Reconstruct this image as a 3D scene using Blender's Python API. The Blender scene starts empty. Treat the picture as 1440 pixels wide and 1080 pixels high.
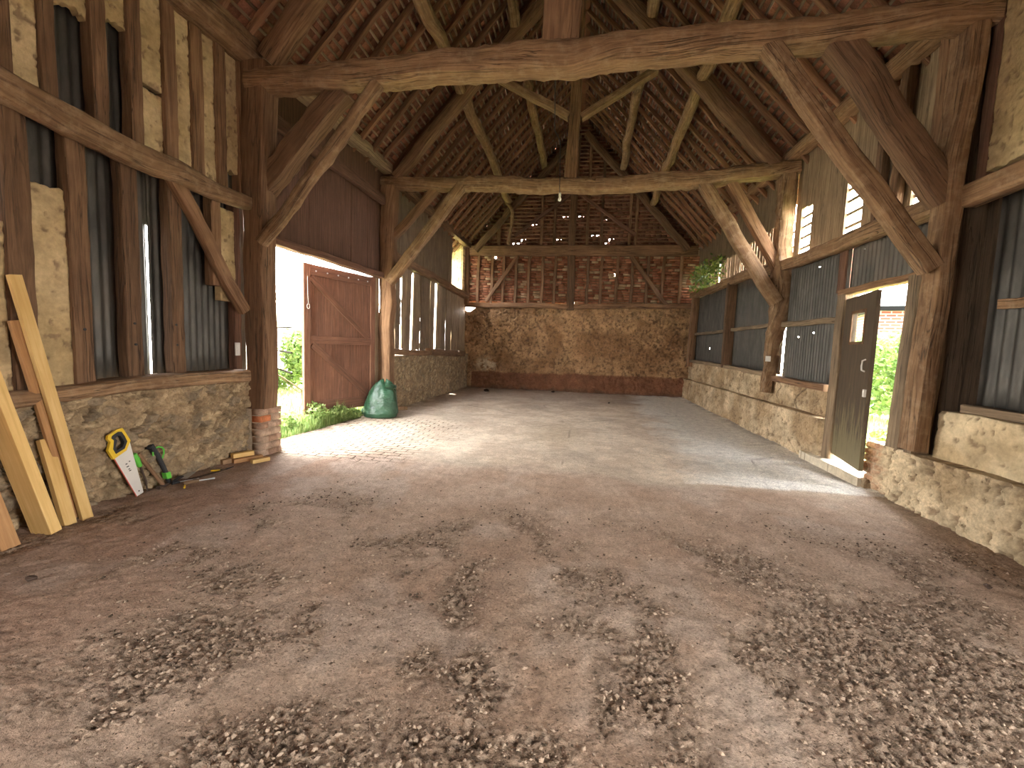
import bpy, bmesh, math, random
import numpy as np
from mathutils import Vector, Matrix

PI = math.pi
scene = bpy.context.scene
COL = scene.collection
rng = random.Random(11)

# ------------------------------------------------------------------ helpers
def link(o, parent=None):
    COL.objects.link(o)
    if parent is not None:
        o.parent = parent
    return o

def tag(o, label=None, cat=None, group=None, kind=None):
    if label: o['label'] = label
    if cat: o['category'] = cat
    if group: o['group'] = group
    if kind: o['kind'] = kind
    return o

def thing(o, label, cat, group=None):
    return tag(o, label, cat, group, 'thing')

def struct(o):
    o['kind'] = 'structure'
    return o

def empty(name, loc, rz=0.0):
    o = bpy.data.objects.new(name, None)
    o.empty_display_size = 0.1
    o.location = loc
    o.rotation_euler = (0, 0, rz)
    return link(o)

class MB:
    """collects vertices, faces and uvs, then links them as one mesh object"""
    def __init__(self):
        self.v, self.f, self.uv, self.mi = [], [], [], []
    def add(self, verts, faces, uvs=None, mi=0):
        b = len(self.v)
        self.v += [tuple(p) for p in verts]
        for k, f in enumerate(faces):
            self.f.append(tuple(b + i for i in f))
            self.uv.append([uvs[i] for i in f] if uvs is not None else [(0.0, 0.0)] * len(f))
            self.mi.append(mi)
    def build(self, name, mat, parent=None, smooth=False, loc=None):
        me = bpy.data.meshes.new(name)
        me.from_pydata(self.v, [], self.f)
        ul = me.uv_layers.new(name='UVMap')
        flat = [c for f in self.uv for p in f for c in p]
        ul.data.foreach_set('uv', flat)
        for m in (mat if isinstance(mat, (list, tuple)) else [mat]):
            me.materials.append(m)
        me.polygons.foreach_set('material_index', self.mi)
        if smooth:
            me.polygons.foreach_set('use_smooth', [True] * len(me.polygons))
        me.update()
        o = bpy.data.objects.new(name, me)
        if loc is not None:
            o.location = loc
        return link(o, parent)

BOXF = ((0, 3, 2, 1), (4, 5, 6, 7), (0, 1, 5, 4), (2, 3, 7, 6), (1, 2, 6, 5), (3, 0, 4, 7))
def box(mb, c, ax, ay, az, off=0.0, mi=0, taper=1.0):
    """c centre; ax, ay, az half axes, az runs along the grain"""
    c, ax, ay, az = Vector(c), Vector(ax), Vector(ay), Vector(az)
    la, lb, lz = ax.length, ay.length, az.length
    vs, us = [], []
    for k in (-1, 1):
        s = 1.0 if k < 0 else taper
        for i, j in ((-1, -1), (1, -1), (1, 1), (-1, 1)):
            vs.append(c + ax * i * s + ay * j * s + az * k)
            us.append((i * la + j * lb * 1.3 + off, k * lz + off * 3.7))
    mb.add(vs, BOXF, us, mi)

def abox(mb, x0, x1, y0, y1, z0, z1, along='z', off=0.0, mi=0):
    c = ((x0 + x1) / 2, (y0 + y1) / 2, (z0 + z1) / 2)
    X, Y, Z = ((x1 - x0) / 2, 0, 0), (0, (y1 - y0) / 2, 0), (0, 0, (z1 - z0) / 2)
    t = {'x': (Y, Z, X), 'y': (Z, X, Y), 'z': (X, Y, Z)}[along]
    box(mb, c, *t, off=off, mi=mi)

def bulk_boxes(name, C, AX, AY, AZ, mat, parent=None, seed=0, attr=None):
    """many boxes as one mesh, arrays of centres and half axes (N,3); AZ along the grain"""
    C, AX, AY, AZ = (np.asarray(a, float) for a in (C, AX, AY, AZ))
    n = len(C)
    sg = np.array([(-1, -1, -1), (1, -1, -1), (1, 1, -1), (-1, 1, -1), (-1, -1, 1), (1, -1, 1), (1, 1, 1), (-1, 1, 1)], float)
    V = C[:, None] + sg[None, :, 0:1] * AX[:, None] + sg[None, :, 1:2] * AY[:, None] + sg[None, :, 2:3] * AZ[:, None]
    F = (np.array(BOXF)[None] + 8 * np.arange(n)[:, None, None]).reshape(-1, 4)
    la, lb, lz = (np.linalg.norm(a, axis=1)[:, None] for a in (AX, AY, AZ))
    r = np.random.default_rng(seed).random((n, 2)) * 20
    u = sg[None, :, 0] * la + sg[None, :, 1] * lb * 1.3 + r[:, :1]
    w = sg[None, :, 2] * lz + r[:, 1:]
    UV = np.stack([u, w], -1).reshape(-1, 2)
    me = bpy.data.meshes.new(name)
    me.vertices.add(8 * n); me.vertices.foreach_set('co', V.reshape(-1))
    me.loops.add(24 * n); me.loops.foreach_set('vertex_index', F.reshape(-1).astype(np.int32))
    me.polygons.add(6 * n)
    me.polygons.foreach_set('loop_start', np.arange(0, 24 * n, 4, dtype=np.int32))
    ul = me.uv_layers.new(name='UVMap')
    ul.data.foreach_set('uv', UV[F.reshape(-1)].reshape(-1))
    if attr is not None:                                  # one albedo tone per box
        ca = me.color_attributes.new('tone', 'FLOAT_COLOR', 'POINT')
        a = np.ones((n, 8, 4)); a[:, :, :3] = np.asarray(attr, float)[:, None, :]
        ca.data.foreach_set('color', a.reshape(-1))
    me.materials.append(mat)
    me.update(calc_edges=True); me.validate()
    o = bpy.data.objects.new(name, me)
    return link(o, parent)

def timber(name, pts, sec, mat, up=(0, 0, 1), boxy=5.0, wob=0.006, seed=0, seg=0.12, parent=None, nseg=16, twist=0.0, rough=0.0025):
    """hewn timber: a tube of superellipse section through PTS, section (w,h) at each point.
    w runs across `up`, h runs along `up`"""
    r = np.random.default_rng(seed + 101)
    P = np.array(pts, float)
    S = np.array([sec] * len(P) if np.ndim(sec) == 1 else sec, float)
    L = np.concatenate([[0], np.cumsum(np.linalg.norm(np.diff(P, axis=0), axis=1))])
    n = max(3, int(L[-1] / seg) + 1)
    t = np.linspace(0, L[-1], n)
    def interp(A):
        out = np.stack([np.interp(t, L, A[:, k]) for k in range(A.shape[1])], 1)
        if len(P) > 2:                                     # soften the joints of the path
            for _ in range(3):
                out[1:-1] = (out[:-2] + 2 * out[1:-1] + out[2:]) / 4
        return out
    Q, SS = interp(P), interp(S)
    def smooth_noise(k, amp):
        m = max(3, int(L[-1] / 0.45) + 2)
        a = r.normal(0, amp, (m, k))
        x = np.linspace(0, L[-1], m)
        return np.stack([np.interp(t, x, a[:, i]) for i in range(k)], 1)
    W = smooth_noise(2, wob)
    SZ = 1 + smooth_noise(2, wob * 2.2)
    up = Vector(up)
    ang = np.linspace(0, 2 * PI, nseg, endpoint=False)
    e = 2.0 / boxy
    cs, sn = np.cos(ang), np.sin(ang)
    ex, ey = np.sign(cs) * np.abs(cs) ** e, np.sign(sn) * np.abs(sn) ** e
    vs, us, fs = [], [], []
    off = float(r.random() * 30)
    per = np.concatenate([[0], np.cumsum(np.hypot(np.diff(np.append(ex, ex[0])), np.diff(np.append(ey, ey[0]))))])
    for i in range(n):
        d = Vector(Q[min(i + 1, n - 1)] - Q[max(i - 1, 0)]).normalized()
        a = d.cross(up)
        if a.length < 1e-4: a = d.cross(Vector((1, 0, 0)))
        a.normalize(); b = a.cross(d).normalized()
        w, h = SS[i] * SZ[i] / 2
        c = Vector(Q[i]) + a * W[i, 0] + b * W[i, 1]
        tw = twist * (t[i] / max(L[-1], 1e-6) - .5)
        jit = r.normal(0, rough, nseg)
        for k in range(nseg + 1):
            kk = k % nseg
            x, y = ex[kk] * w + ex[kk] * jit[kk], ey[kk] * h + ey[kk] * jit[kk]
            x, y = x * math.cos(tw) - y * math.sin(tw), x * math.sin(tw) + y * math.cos(tw)
            vs.append(c + a * x + b * y)
            us.append((per[k] * (w + h) / 2 + off, t[i] + off * 1.7))
    R = nseg + 1
    for i in range(n - 1):
        for k in range(nseg):
            fs.append((i * R + k, i * R + k + 1, (i + 1) * R + k + 1, (i + 1) * R + k))
    mb = MB(); mb.add(vs, fs, us)
    for i in (0, n - 1):
        ring = list(range(i * R, i * R + nseg))
        mb.add([vs[q] for q in ring], [tuple(range(nseg)) if i else tuple(reversed(range(nseg)))],
               [(ex[q] * .1 + off, ey[q] * .02 + off) for q in range(nseg)])
    return weld(mb.build(name, mat, parent))

def weld(o, d=1e-5, angle=35):
    bm = bmesh.new(); bm.from_mesh(o.data)
    bmesh.ops.remove_doubles(bm, verts=bm.verts, dist=d)
    bmesh.ops.recalc_face_normals(bm, faces=bm.faces)
    bm.to_mesh(o.data); bm.free()
    o.data.polygons.foreach_set('use_smooth', [True] * len(o.data.polygons))
    o.data.set_sharp_from_angle(angle=math.radians(angle))
    return o

def tube(mb, pts, rad, n=8, mi=0):
    P = [Vector(p) for p in pts]
    R = rad if isinstance(rad, (list, tuple)) else [rad] * len(P)
    vs, fs, us = [], [], []
    for i, p in enumerate(P):
        d = (P[min(i + 1, len(P) - 1)] - P[max(i - 1, 0)]).normalized()
        a = d.cross(Vector((0, 0, 1)))
        if a.length < 1e-3: a = d.cross(Vector((1, 0, 0)))
        a.normalize(); b = a.cross(d)
        for k in range(n):
            q = 2 * PI * k / n
            vs.append(p + (a * math.cos(q) + b * math.sin(q)) * R[i]); us.append((k * .02, i * .05))
    for i in range(len(P) - 1):
        for k in range(n):
            fs.append((i * n + k, i * n + (k + 1) % n, (i + 1) * n + (k + 1) % n, (i + 1) * n + k))
    fs.append(tuple(reversed(range(n)))); fs.append(tuple(range((len(P) - 1) * n, len(P) * n)))
    mb.add(vs, fs, us, mi)

# ------------------------------------------------------------------ numpy noise
def _h(ix, iy, s):
    ix = ix.astype(np.int64); iy = iy.astype(np.int64)
    n = (ix * 374761393 + iy * 668265263 + s * 1442695041) & 0xFFFFFFFF
    n = ((n ^ (n >> 13)) * 1274126177) & 0xFFFFFFFF
    n = ((n ^ (n >> 16)) * 2246822519) & 0xFFFFFFFF
    return ((n ^ (n >> 15)) & 0xFFFFFF) / float(0xFFFFFF)
def vnoise(x, y, s=0):
    x0, y0 = np.floor(x), np.floor(y)
    fx, fy = x - x0, y - y0
    fx, fy = fx * fx * (3 - 2 * fx), fy * fy * (3 - 2 * fy)
    a, b = _h(x0, y0, s), _h(x0 + 1, y0, s)
    c, d = _h(x0, y0 + 1, s), _h(x0 + 1, y0 + 1, s)
    return (a * (1 - fx) + b * fx) * (1 - fy) + (c * (1 - fx) + d * fx) * fy
def fbm(x, y, s=0, o=4, g=.5):
    t, a, n = 0, 1, 0
    for k in range(o):
        t = t + a * vnoise(x * 2 ** k + 17.3 * k, y * 2 ** k - 9.1 * k, s + k * 7); n += a; a *= g
    return t / n
def worley(x, y, s=0):
    """F1, F2 and a random id of the closest cell"""
    x0, y0 = np.floor(x), np.floor(y)
    f1 = np.full(x.shape, 9.0); f2 = f1.copy(); ident = np.zeros(x.shape)
    for i in (-1, 0, 1):
        for j in (-1, 0, 1):
            cx, cy = x0 + i, y0 + j
            d = np.hypot(cx + .12 + .76 * _h(cx, cy, s) - x, cy + .12 + .76 * _h(cx, cy, s + 5) - y)
            near = d < f1
            f2 = np.where(near, f1, np.minimum(f2, d))
            ident = np.where(near, _h(cx, cy, s + 9), ident)
            f1 = np.where(near, d, f1)
    return f1, f2, ident
def facets(x, y, s=0):
    """F1, F2, id and a tilted plane per cell: broken stones"""
    x0, y0 = np.floor(x), np.floor(y)
    f1 = np.full(x.shape, 9.0); f2 = f1.copy(); ident = np.zeros(x.shape); tilt = np.zeros(x.shape)
    for i in (-1, 0, 1):
        for j in (-1, 0, 1):
            cx, cy = x0 + i, y0 + j
            dx = cx + .05 + .9 * _h(cx, cy, s) - x; dy = cy + .05 + .9 * _h(cx, cy, s + 5) - y
            an = 2 * math.pi * _h(cx, cy, s + 21)
            d = np.abs(dx * np.cos(an) + dy * np.sin(an)) * (.75 + .5 * _h(cx, cy, s + 3)) + np.abs(-dx * np.sin(an) + dy * np.cos(an)) * .9
            near = d < f1
            f2 = np.where(near, f1, np.minimum(f2, d))
            ident = np.where(near, _h(cx, cy, s + 9), ident)
            ti = (_h(cx, cy, s + 13) - .5) * dx * 2.2 + (_h(cx, cy, s + 17) - .5) * dy * 2.2
            tilt = np.where(near, ti, tilt)
            f1 = np.where(near, d, f1)
    return f1, f2, ident, tilt
def sstep(a, b, x):
    t = np.clip((x - a) / (b - a), 0, 1)
    return t * t * (3 - 2 * t)
def mix3(a, b, t):
    return np.asarray(a)[None] * (1 - t[:, None]) + np.asarray(b)[None] * t[:, None] if np.ndim(a) == 1 else a * (1 - t[:, None]) + np.asarray(b) * t[:, None]

def relief(name, O, U, V, N, us, vs, height, colour, mat, thick=.3, topfn=None, parent=None):
    """a wall slab: front O+U*u+V*v displaced along N by height(u,v); albedo from colour(u,v,h); closed at sides and back"""
    O, U, V, N = (np.array(a, float) for a in (O, U, V, N))
    uu, vv = np.meshgrid(us, vs)                            # rows v
    u, v = uu.ravel(), vv.ravel()
    if topfn is not None:
        v = v * topfn(u)
    h = height(u, v)
    P = O + U * u[:, None] + V * v[:, None] + N * h[:, None]
    c = colour(u, v, h)
    nu, nv = len(us), len(vs)
    idx = np.arange(nu * nv).reshape(nv, nu)
    q = np.stack([idx[:-1, :-1], idx[:-1, 1:], idx[1:, 1:], idx[1:, :-1]], -1).reshape(-1, 4)
    loop = np.concatenate([idx[0], idx[1:, -1], idx[-1, -2::-1], idx[-2:0:-1, 0]])
    B = O + U * u[loop][:, None] + V * v[loop][:, None] - N * thick
    m = len(loop); b0 = len(P)
    side = np.stack([loop, np.arange(b0, b0 + m), np.roll(np.arange(b0, b0 + m), -1), np.roll(loop, -1)], -1)
    verts = np.concatenate([P, B])
    cols = np.concatenate([c, c[loop]])
    F = np.concatenate([q, side])
    if np.dot(np.cross(U, V), N) < 0: F = F[:, ::-1]
    me = bpy.data.meshes.new(name)
    faces = [tuple(f) for f in F.tolist()] + [tuple(range(b0, b0 + m))]
    me.from_pydata(verts.tolist(), [], faces)
    ca = me.color_attributes.new('tone', 'FLOAT_COLOR', 'POINT')
    ca.data.foreach_set('color', np.concatenate([cols, np.ones((len(cols), 1))], 1).ravel())
    me.materials.append(mat)
    me.polygons.foreach_set('use_smooth', [True] * len(q) + [False] * (len(faces) - len(q)))
    me.update()
    return link(bpy.data.objects.new(name, me), parent)

# ------------------------------------------------------------------ materials
def newmat(name):
    m = bpy.data.materials.new(name); m.use_nodes = True
    nt = m.node_tree; nt.nodes.clear()
    out = nt.nodes.new('ShaderNodeOutputMaterial')
    b = nt.nodes.new('ShaderNodeBsdfPrincipled')
    nt.links.new(b.outputs[0], out.inputs[0])
    return m, nt, b
def N(nt, t, **kw):
    n = nt.nodes.new('ShaderNode' + t)
    for k, v in kw.items():
        if k in n.inputs.keys(): n.inputs[k].default_value = v
        else: setattr(n, k, v)
    return n
def ramp(nt, fac, stops):
    r = nt.nodes.new('ShaderNodeValToRGB')
    e = r.color_ramp.elements
    while len(e) < len(stops): e.new(.5)
    for el, (p, c) in zip(e, stops):
        el.position = p; el.color = (*c, 1) if len(c) == 3 else c
    nt.links.new(fac, r.inputs[0])
    return r.outputs[0]
def g(v): return (v, v, v)
def mixc(nt, fac, a, b, mode='MIX'):
    m = nt.nodes.new('ShaderNodeMix'); m.data_type = 'RGBA'; m.blend_type = mode
    for s, v in ((m.inputs[0], fac), (m.inputs[6], a), (m.inputs[7], b)):
        if hasattr(v, 'is_output'): nt.links.new(v, s)
        else: s.default_value = v if isinstance(v, float) else (*v, 1)
    return m.outputs[2]
def noise(nt, vec, scale, detail=4, rough=.6, dist=0.0):
    n = N(nt, 'TexNoise'); n.inputs['Scale'].default_value = scale; n.inputs['Detail'].default_value = detail
    n.inputs['Roughness'].default_value = rough; n.inputs['Distortion'].default_value = dist
    if vec is not None: nt.links.new(vec, n.inputs['Vector'])
    return n.outputs[0]
def mapping(nt, vec, scale):
    m = N(nt, 'Mapping'); m.inputs['Scale'].default_value = scale
    nt.links.new(vec, m.inputs['Vector'])
    return m.outputs[0]
def bump(nt, bsdf, h, strength=.5, dist=.01):
    b = N(nt, 'Bump'); b.inputs['Strength'].default_value = strength; b.inputs['Distance'].default_value = dist
    nt.links.new(h, b.inputs['Height']); nt.links.new(b.outputs[0], bsdf.inputs['Normal'])

def wood(name, dark, mid, light, crack=.36, vary=.35, grain=1.0, bumpy=.8, dusty=None):
    m, nt, b = newmat(name)
    uv = N(nt, 'UVMap').outputs[0]
    geo = N(nt, 'NewGeometry').outputs['Position']
    g1 = noise(nt, mapping(nt, uv, (34 * grain, 1.7 * grain, 1)), 1.0, 6, .62, .6)
    col = ramp(nt, g1, [(.28, dark), (.52, mid), (.78, light)])
    st = noise(nt, geo, 3.1, 4, .6)
    col = mixc(nt, ramp(nt, st, [(.35, g(0)), (.75, g(.55))]), col, dark)
    oi = N(nt, 'ObjectInfo').outputs['Random']
    f = N(nt, 'MapRange'); f.inputs['To Min'].default_value = 1 - vary; f.inputs['To Max'].default_value = 1 + vary
    nt.links.new(oi, f.inputs[0])
    comb = N(nt, 'CombineColor'); [nt.links.new(f.outputs[0], comb.inputs[i]) for i in range(3)]
    col = mixc(nt, 1.0, col, comb.outputs[0], 'MULTIPLY')
    if dusty:
        d = noise(nt, geo, 9.0, 5, .7)
        col = mixc(nt, ramp(nt, d, [(.48, g(0)), (.7, g(.6))]), col, dusty)
    c = noise(nt, mapping(nt, uv, (15, .55, 1)), 1.0, 3, .5, 1.2)
    cm = ramp(nt, c, [(.478, g(0)), (.5, g(1)), (.522, g(0))])
    c2 = noise(nt, mapping(nt, uv, (3, .5, 1)), 1.0, 2)
    msk = N(nt, 'Math', operation='MULTIPLY'); nt.links.new(cm, msk.inputs[0])
    nt.links.new(ramp(nt, c2, [(.4, g(0)), (.52, g(1))]), msk.inputs[1])
    sc = N(nt, 'Math', operation='MULTIPLY'); nt.links.new(msk.outputs[0], sc.inputs[0]); sc.inputs[1].default_value = crack * 2
    sc.use_clamp = True
    col = mixc(nt, sc.outputs[0], col, tuple(x * .22 for x in dark))
    nt.links.new(col, b.inputs['Base Color'])
    b.inputs['Roughness'].default_value = .85
    hh = N(nt, 'Math', operation='SUBTRACT'); nt.links.new(g1, hh.inputs[0]); nt.links.new(sc.outputs[0], hh.inputs[1])
    bump(nt, b, hh.outputs[0], bumpy, .012)
    return m

def tonal(name, rough=.95, fine=40.0, amp=.35, bscale=60.0, bstr=.5, bdist=.008, coarse=5.0, spec=.2, speck=0):
    """earth, stone, brick: albedo from the tone attribute, broken up by fine noise"""
    m, nt, b = newmat(name)
    a = N(nt, 'Attribute', attribute_name='tone').outputs['Color']
    geo = N(nt, 'NewGeometry').outputs['Position']
    n1 = noise(nt, geo, fine, 6, .7)
    n2 = noise(nt, geo, coarse, 5, .65)
    col = mixc(nt, 1.0, a, ramp(nt, n1, [(.25, g(1 - amp)), (.75, g(1 + amp))]), 'MULTIPLY')
    col = mixc(nt, 1.0, col, ramp(nt, n2, [(.3, g(1 - amp * .8)), (.7, g(1 + amp * .6))]), 'MULTIPLY')
    if speck:
        sn = noise(nt, geo, speck, 4, .6, .6)
        sm = ramp(nt, sn, [(.27, g(.75)), (.38, g(0))])
        col = mixc(nt, sm, col, (.11, .07, .042))
        hs = N(nt, 'Math', operation='MULTIPLY_ADD'); nt.links.new(sm, hs.inputs[0]); hs.inputs[1].default_value = -1.2
        nt.links.new(noise(nt, geo, bscale, 6, .7), hs.inputs[2])
    nt.links.new(col, b.inputs['Base Color'])
    b.inputs['Roughness'].default_value = rough
    b.inputs['Specular IOR Level'].default_value = spec
    bump(nt, b, hs.outputs[0] if speck else noise(nt, geo, bscale, 6, .7), bstr, bdist)
    return m

def plain(name, col, rough=.6, metal=0.0, var=.15, scale=12.0, bstr=0.0, spec=.4):
    m, nt, b = newmat(name)
    geo = N(nt, 'TexCoord').outputs['Object']
    n = noise(nt, geo, scale, 4, .6)
    nt.links.new(mixc(nt, n, tuple(c * (1 - var) for c in col), tuple(min(1, c * (1 + var)) for c in col)), b.inputs['Base Color'])
    b.inputs['Roughness'].default_value = rough; b.inputs['Metallic'].default_value = metal
    b.inputs['Specular IOR Level'].default_value = spec
    if bstr: bump(nt, b, noise(nt, geo, scale * 5, 4), bstr, .004)
    return m

M = {}
M['oak'] = wood('oak_stud', (.095, .047, .022), (.215, .118, .06), (.33, .2, .11))
M['beam'] = wood('hewn_beam', (.115, .06, .028), (.275, .16, .08), (.44, .285, .15), vary=.15, dusty=(.38, .265, .16))
M['brown'] = wood('brown_board', (.085, .038, .022), (.165, .08, .048), (.25, .13, .08), vary=.2, crack=.2)
M['rafter'] = wood('rafter_wood', (.12, .055, .027), (.24, .12, .062), (.35, .195, .105), vary=.3)
M['lath'] = wood('lath_wood', (.12, .07, .04), (.22, .14, .085), (.34, .24, .155), crack=.1)
M['grey'] = wood('weathered_board', (.13, .09, .055), (.27, .19, .115), (.42, .32, .2), vary=.3)
M['door'] = wood('door_board', (.09, .037, .02), (.17, .075, .042), (.25, .12, .07), vary=.1, crack=.15)
M['pine'] = wood('new_pine', (.55, .34, .11), (.68, .45, .17), (.78, .56, .26), crack=0, vary=.12, bumpy=.15)
M['plank_dark'] = wood('darker_pine', (.3, .15, .06), (.44, .24, .1), (.55, .33, .15), crack=.05, vary=.15, bumpy=.15)
M['handle'] = wood('handle_wood', (.2, .12, .06), (.32, .2, .11), (.42, .28, .17), crack=.1)
M['stone'] = tonal('flint_rubble', fine=55, amp=.35, bscale=70, bstr=.7, bdist=.006, speck=24)
M['cob'] = tonal('cob_render', fine=34, amp=.38, bscale=50, bstr=.9, bdist=.012, coarse=3, speck=17)
M['daub'] = tonal('daub', fine=26, amp=.2, bscale=38, bstr=.7, bdist=.01, coarse=7)
M['brick'] = tonal('old_brick', fine=60, amp=.3, bscale=90, bstr=.5, bdist=.004, coarse=9)
M['tile'] = tonal('roof_tile', fine=40, amp=.3, bscale=60, bstr=.4, bdist=.004)
M['chrome'] = plain('grey_steel', (.45, .45, .46), .35, .8)
M['black'] = plain('black_plastic', (.02, .02, .022), .45)
M['rust'] = plain('dark_iron', (.09, .06, .045), .7, .5)
M['yellow'] = plain('yellow_plastic', (.75, .5, .03), .4)
M['lime'] = plain('green_plastic', (.12, .5, .06), .4)
M['white'] = plain('white_plastic', (.75, .73, .68), .4)
M['blade'] = plain('saw_steel', (.78, .77, .73), .3, .45, var=.08)
M['red'] = plain('red_edge', (.6, .1, .07), .5)

def corrugated_mat():
    m, nt, b = newmat('galvanised_sheet')
    geo = N(nt, 'NewGeometry').outputs['Position']
    n = noise(nt, mapping(nt, geo, (2, 2, .6)), 4.0, 6, .65)
    n2 = noise(nt, geo, 1.1, 3)
    col = ramp(nt, n, [(.3, (.042, .039, .034)), (.55, (.082, .076, .066)), (.8, (.135, .126, .108))])
    col = mixc(nt, ramp(nt, n2, [(.55, g(0)), (.75, g(.6))]), col, (.16, .12, .09))
    nt.links.new(col, b.inputs['Base Color'])
    b.inputs['Metallic'].default_value = .35; b.inputs['Roughness'].default_value = .55
    return m
M['sheet'] = corrugated_mat()

def leaf_mat(name, c1, c2):
    m, nt, b = newmat(name)
    oi = N(nt, 'NewGeometry').outputs['Random Per Island']
    nt.links.new(mixc(nt, oi, c1, c2), b.inputs['Base Color'])
    b.inputs['Roughness'].default_value = .55
    b.inputs['Transmission Weight'].default_value = 0.0
    tr = N(nt, 'BsdfTranslucent'); nt.links.new(mixc(nt, oi, c1, c2), tr.inputs[0])
    mx = N(nt, 'MixShader'); mx.inputs[0].default_value = .4
    nt.links.new(b.outputs[0], mx.inputs[1]); nt.links.new(tr.outputs[0], mx.inputs[2])
    out = [n for n in nt.nodes if n.type == 'OUTPUT_MATERIAL'][0]
    nt.links.new(mx.outputs[0], out.inputs[0])
    return m
M['grass'] = leaf_mat('grass_blade', (.13, .22, .05), (.3, .36, .12))
M['leaf'] = leaf_mat('bush_leaf', (.09, .17, .04), (.24, .32, .10))
M['ivy'] = leaf_mat('ivy_leaf', (.045, .085, .018), (.2, .24, .04))
# ------------------------------------------------------------------ dimensions (metres, camera stands at x=0 y=0)
XL, XR, YB = -3.93, 3.2, 14.05
T1, T2 = 4.57, 7.95
SLOPE = 1.096
TH = math.atan(SLOPE)
XC = -0.35
def roofz(x): return 4.72 + SLOPE * (3.5 - abs(x - XC))

# ------------------------------------------------------------------ floor
def floor_mat():
    m, nt, b = newmat('barn_floor')
    a = N(nt, 'Attribute', attribute_name='tone').outputs['Color']
    k = N(nt, 'Attribute', attribute_name='kindmask')
    sep = N(nt, 'SeparateColor'); nt.links.new(k.outputs['Color'], sep.inputs[0])
    geo = N(nt, 'NewGeometry').outputs['Position']
    n1 = noise(nt, geo, 75, 6, .75)
    n2 = noise(nt, geo, 9, 6, .7)
    n3 = noise(nt, mapping(nt, geo, (1, 1, 1)), 190, 3, .6)
    col = mixc(nt, 1.0, a, ramp(nt, n1, [(.28, g(.45)), (.5, g(1)), (.72, g(1.45))]), 'MULTIPLY')
    col = mixc(nt, 1.0, col, ramp(nt, n2, [(.3, g(.78)), (.7, g(1.2))]), 'MULTIPLY')
    # straw bits and crumbs
    sp = ramp(nt, noise(nt, mapping(nt, geo, (60, 110, 60)), 1.0, 2, .5, .8), [(.62, g(0)), (.67, g(.75))])
    col = mixc(nt, sp, col, (.10, .065, .04))
    # paving bricks by the wide doorway
    br = N(nt, 'TexBrick'); br.inputs['Scale'].default_value = 1.0
    br.inputs['Brick Width'].default_value = .24; br.inputs['Row Height'].default_value = .12
    br.inputs['Mortar Size'].default_value = .012; br.inputs['Mortar Smooth'].default_value = .4
    wob = N(nt, 'TexNoise'); wob.inputs['Scale'].default_value = 4.0
    nt.links.new(geo, wob.inputs['Vector'])
    va = N(nt, 'VectorMath', operation='MULTIPLY_ADD'); nt.links.new(wob.outputs['Color'], va.inputs[0])
    va.inputs[1].default_value = (.06, .06, 0); nt.links.new(geo, va.inputs[2])
    nt.links.new(va.outputs[0], br.inputs['Vector'])
    joint = N(nt, 'Math', operation='MULTIPLY'); nt.links.new(br.outputs['Fac'], joint.inputs[0]); nt.links.new(sep.outputs[0], joint.inputs[1])
    col = mixc(nt, joint.outputs[0], col, (.13, .085, .055))
    # cracks of the concrete slab
    vo = N(nt, 'TexVoronoi', feature='DISTANCE_TO_EDGE'); vo.inputs['Scale'].default_value = .38
    nt.links.new(va.outputs[0], vo.inputs['Vector'])
    cr = ramp(nt, vo.outputs[0], [(0, g(.6)), (.004, g(.3)), (.008, g(0))])
    cz = N(nt, 'Math', operation='MULTIPLY'); nt.links.new(cr, cz.inputs[0])
    nt.links.new(ramp(nt, noise(nt, geo, .9, 3), [(.5, g(0)), (.6, g(1))]), cz.inputs[1])
    cm = N(nt, 'Math', operation='MULTIPLY'); nt.links.new(cz.outputs[0], cm.inputs[0]); nt.links.new(sep.outputs[1], cm.inputs[1])
    col = mixc(nt, cm.outputs[0], col, (.16, .11, .075))
    nt.links.new(col, b.inputs['Base Color'])
    b.inputs['Roughness'].default_value = .9
    b.inputs['Specular IOR Level'].default_value = .3
    h = N(nt, 'Math', operation='ADD'); nt.links.new(n1, h.inputs[0]); nt.links.new(n3, h.inputs[1])
    h2 = N(nt, 'Math', operation='SUBTRACT'); nt.links.new(h.outputs[0], h2.inputs[0]); nt.links.new(joint.outputs[0], h2.inputs[1])
    bump(nt, b, h2.outputs[0], .8, .009)
    return m

def gravel_mask(x, y):
    warp = (fbm(x * 2.2, y * 2.2, 3) - .5) * 1.3
    def blob(cx, cy, rx, ry, rot=0.0):
        dx, dy = x - cx, y - cy
        c, s = math.cos(rot), math.sin(rot)
        return np.clip(1.25 - np.hypot((dx * c + dy * s) / rx, (-dx * s + dy * c) / ry), 0, 1)
    m = blob(1.45, 2.25, .62, .95, -.25) * 1.25 + blob(1.05, 2.95, .3, .3) * 1.1
    m = np.maximum(m, blob(-.62, 2.3, .14, .55, .15)); m = np.maximum(m, blob(-.38, 1.7, .22, .3))
    m = np.maximum(m, blob(-1.75, 1.55, .55, .4, .5)); m = np.maximum(m, blob(-1.0, 1.2, .5, .25, .3))
    m = np.maximum(m, blob(-1.25, 2.75, .35, .12, .3)); m = np.maximum(m, blob(.35, 1.75, .25, .3))
    m = np.maximum(m, blob(1.3, 1.6, .5, .35)); m = np.maximum(m, blob(-.2, 1.3, .5, .2))
    f = fbm(x * 3.1 + 5, y * 2.3, 21, 4)
    m = np.maximum(m, sstep(.44, .68, f) * .85)
    m = sstep(.12, 1.0, m + warp * .7 + (fbm(x * 9, y * 9, 23, 3) - .5) * .9)
    return m * (1 - sstep(3.0, 4.1, y + (fbm(x * 2, y * 2, 24) - .5)))

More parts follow.
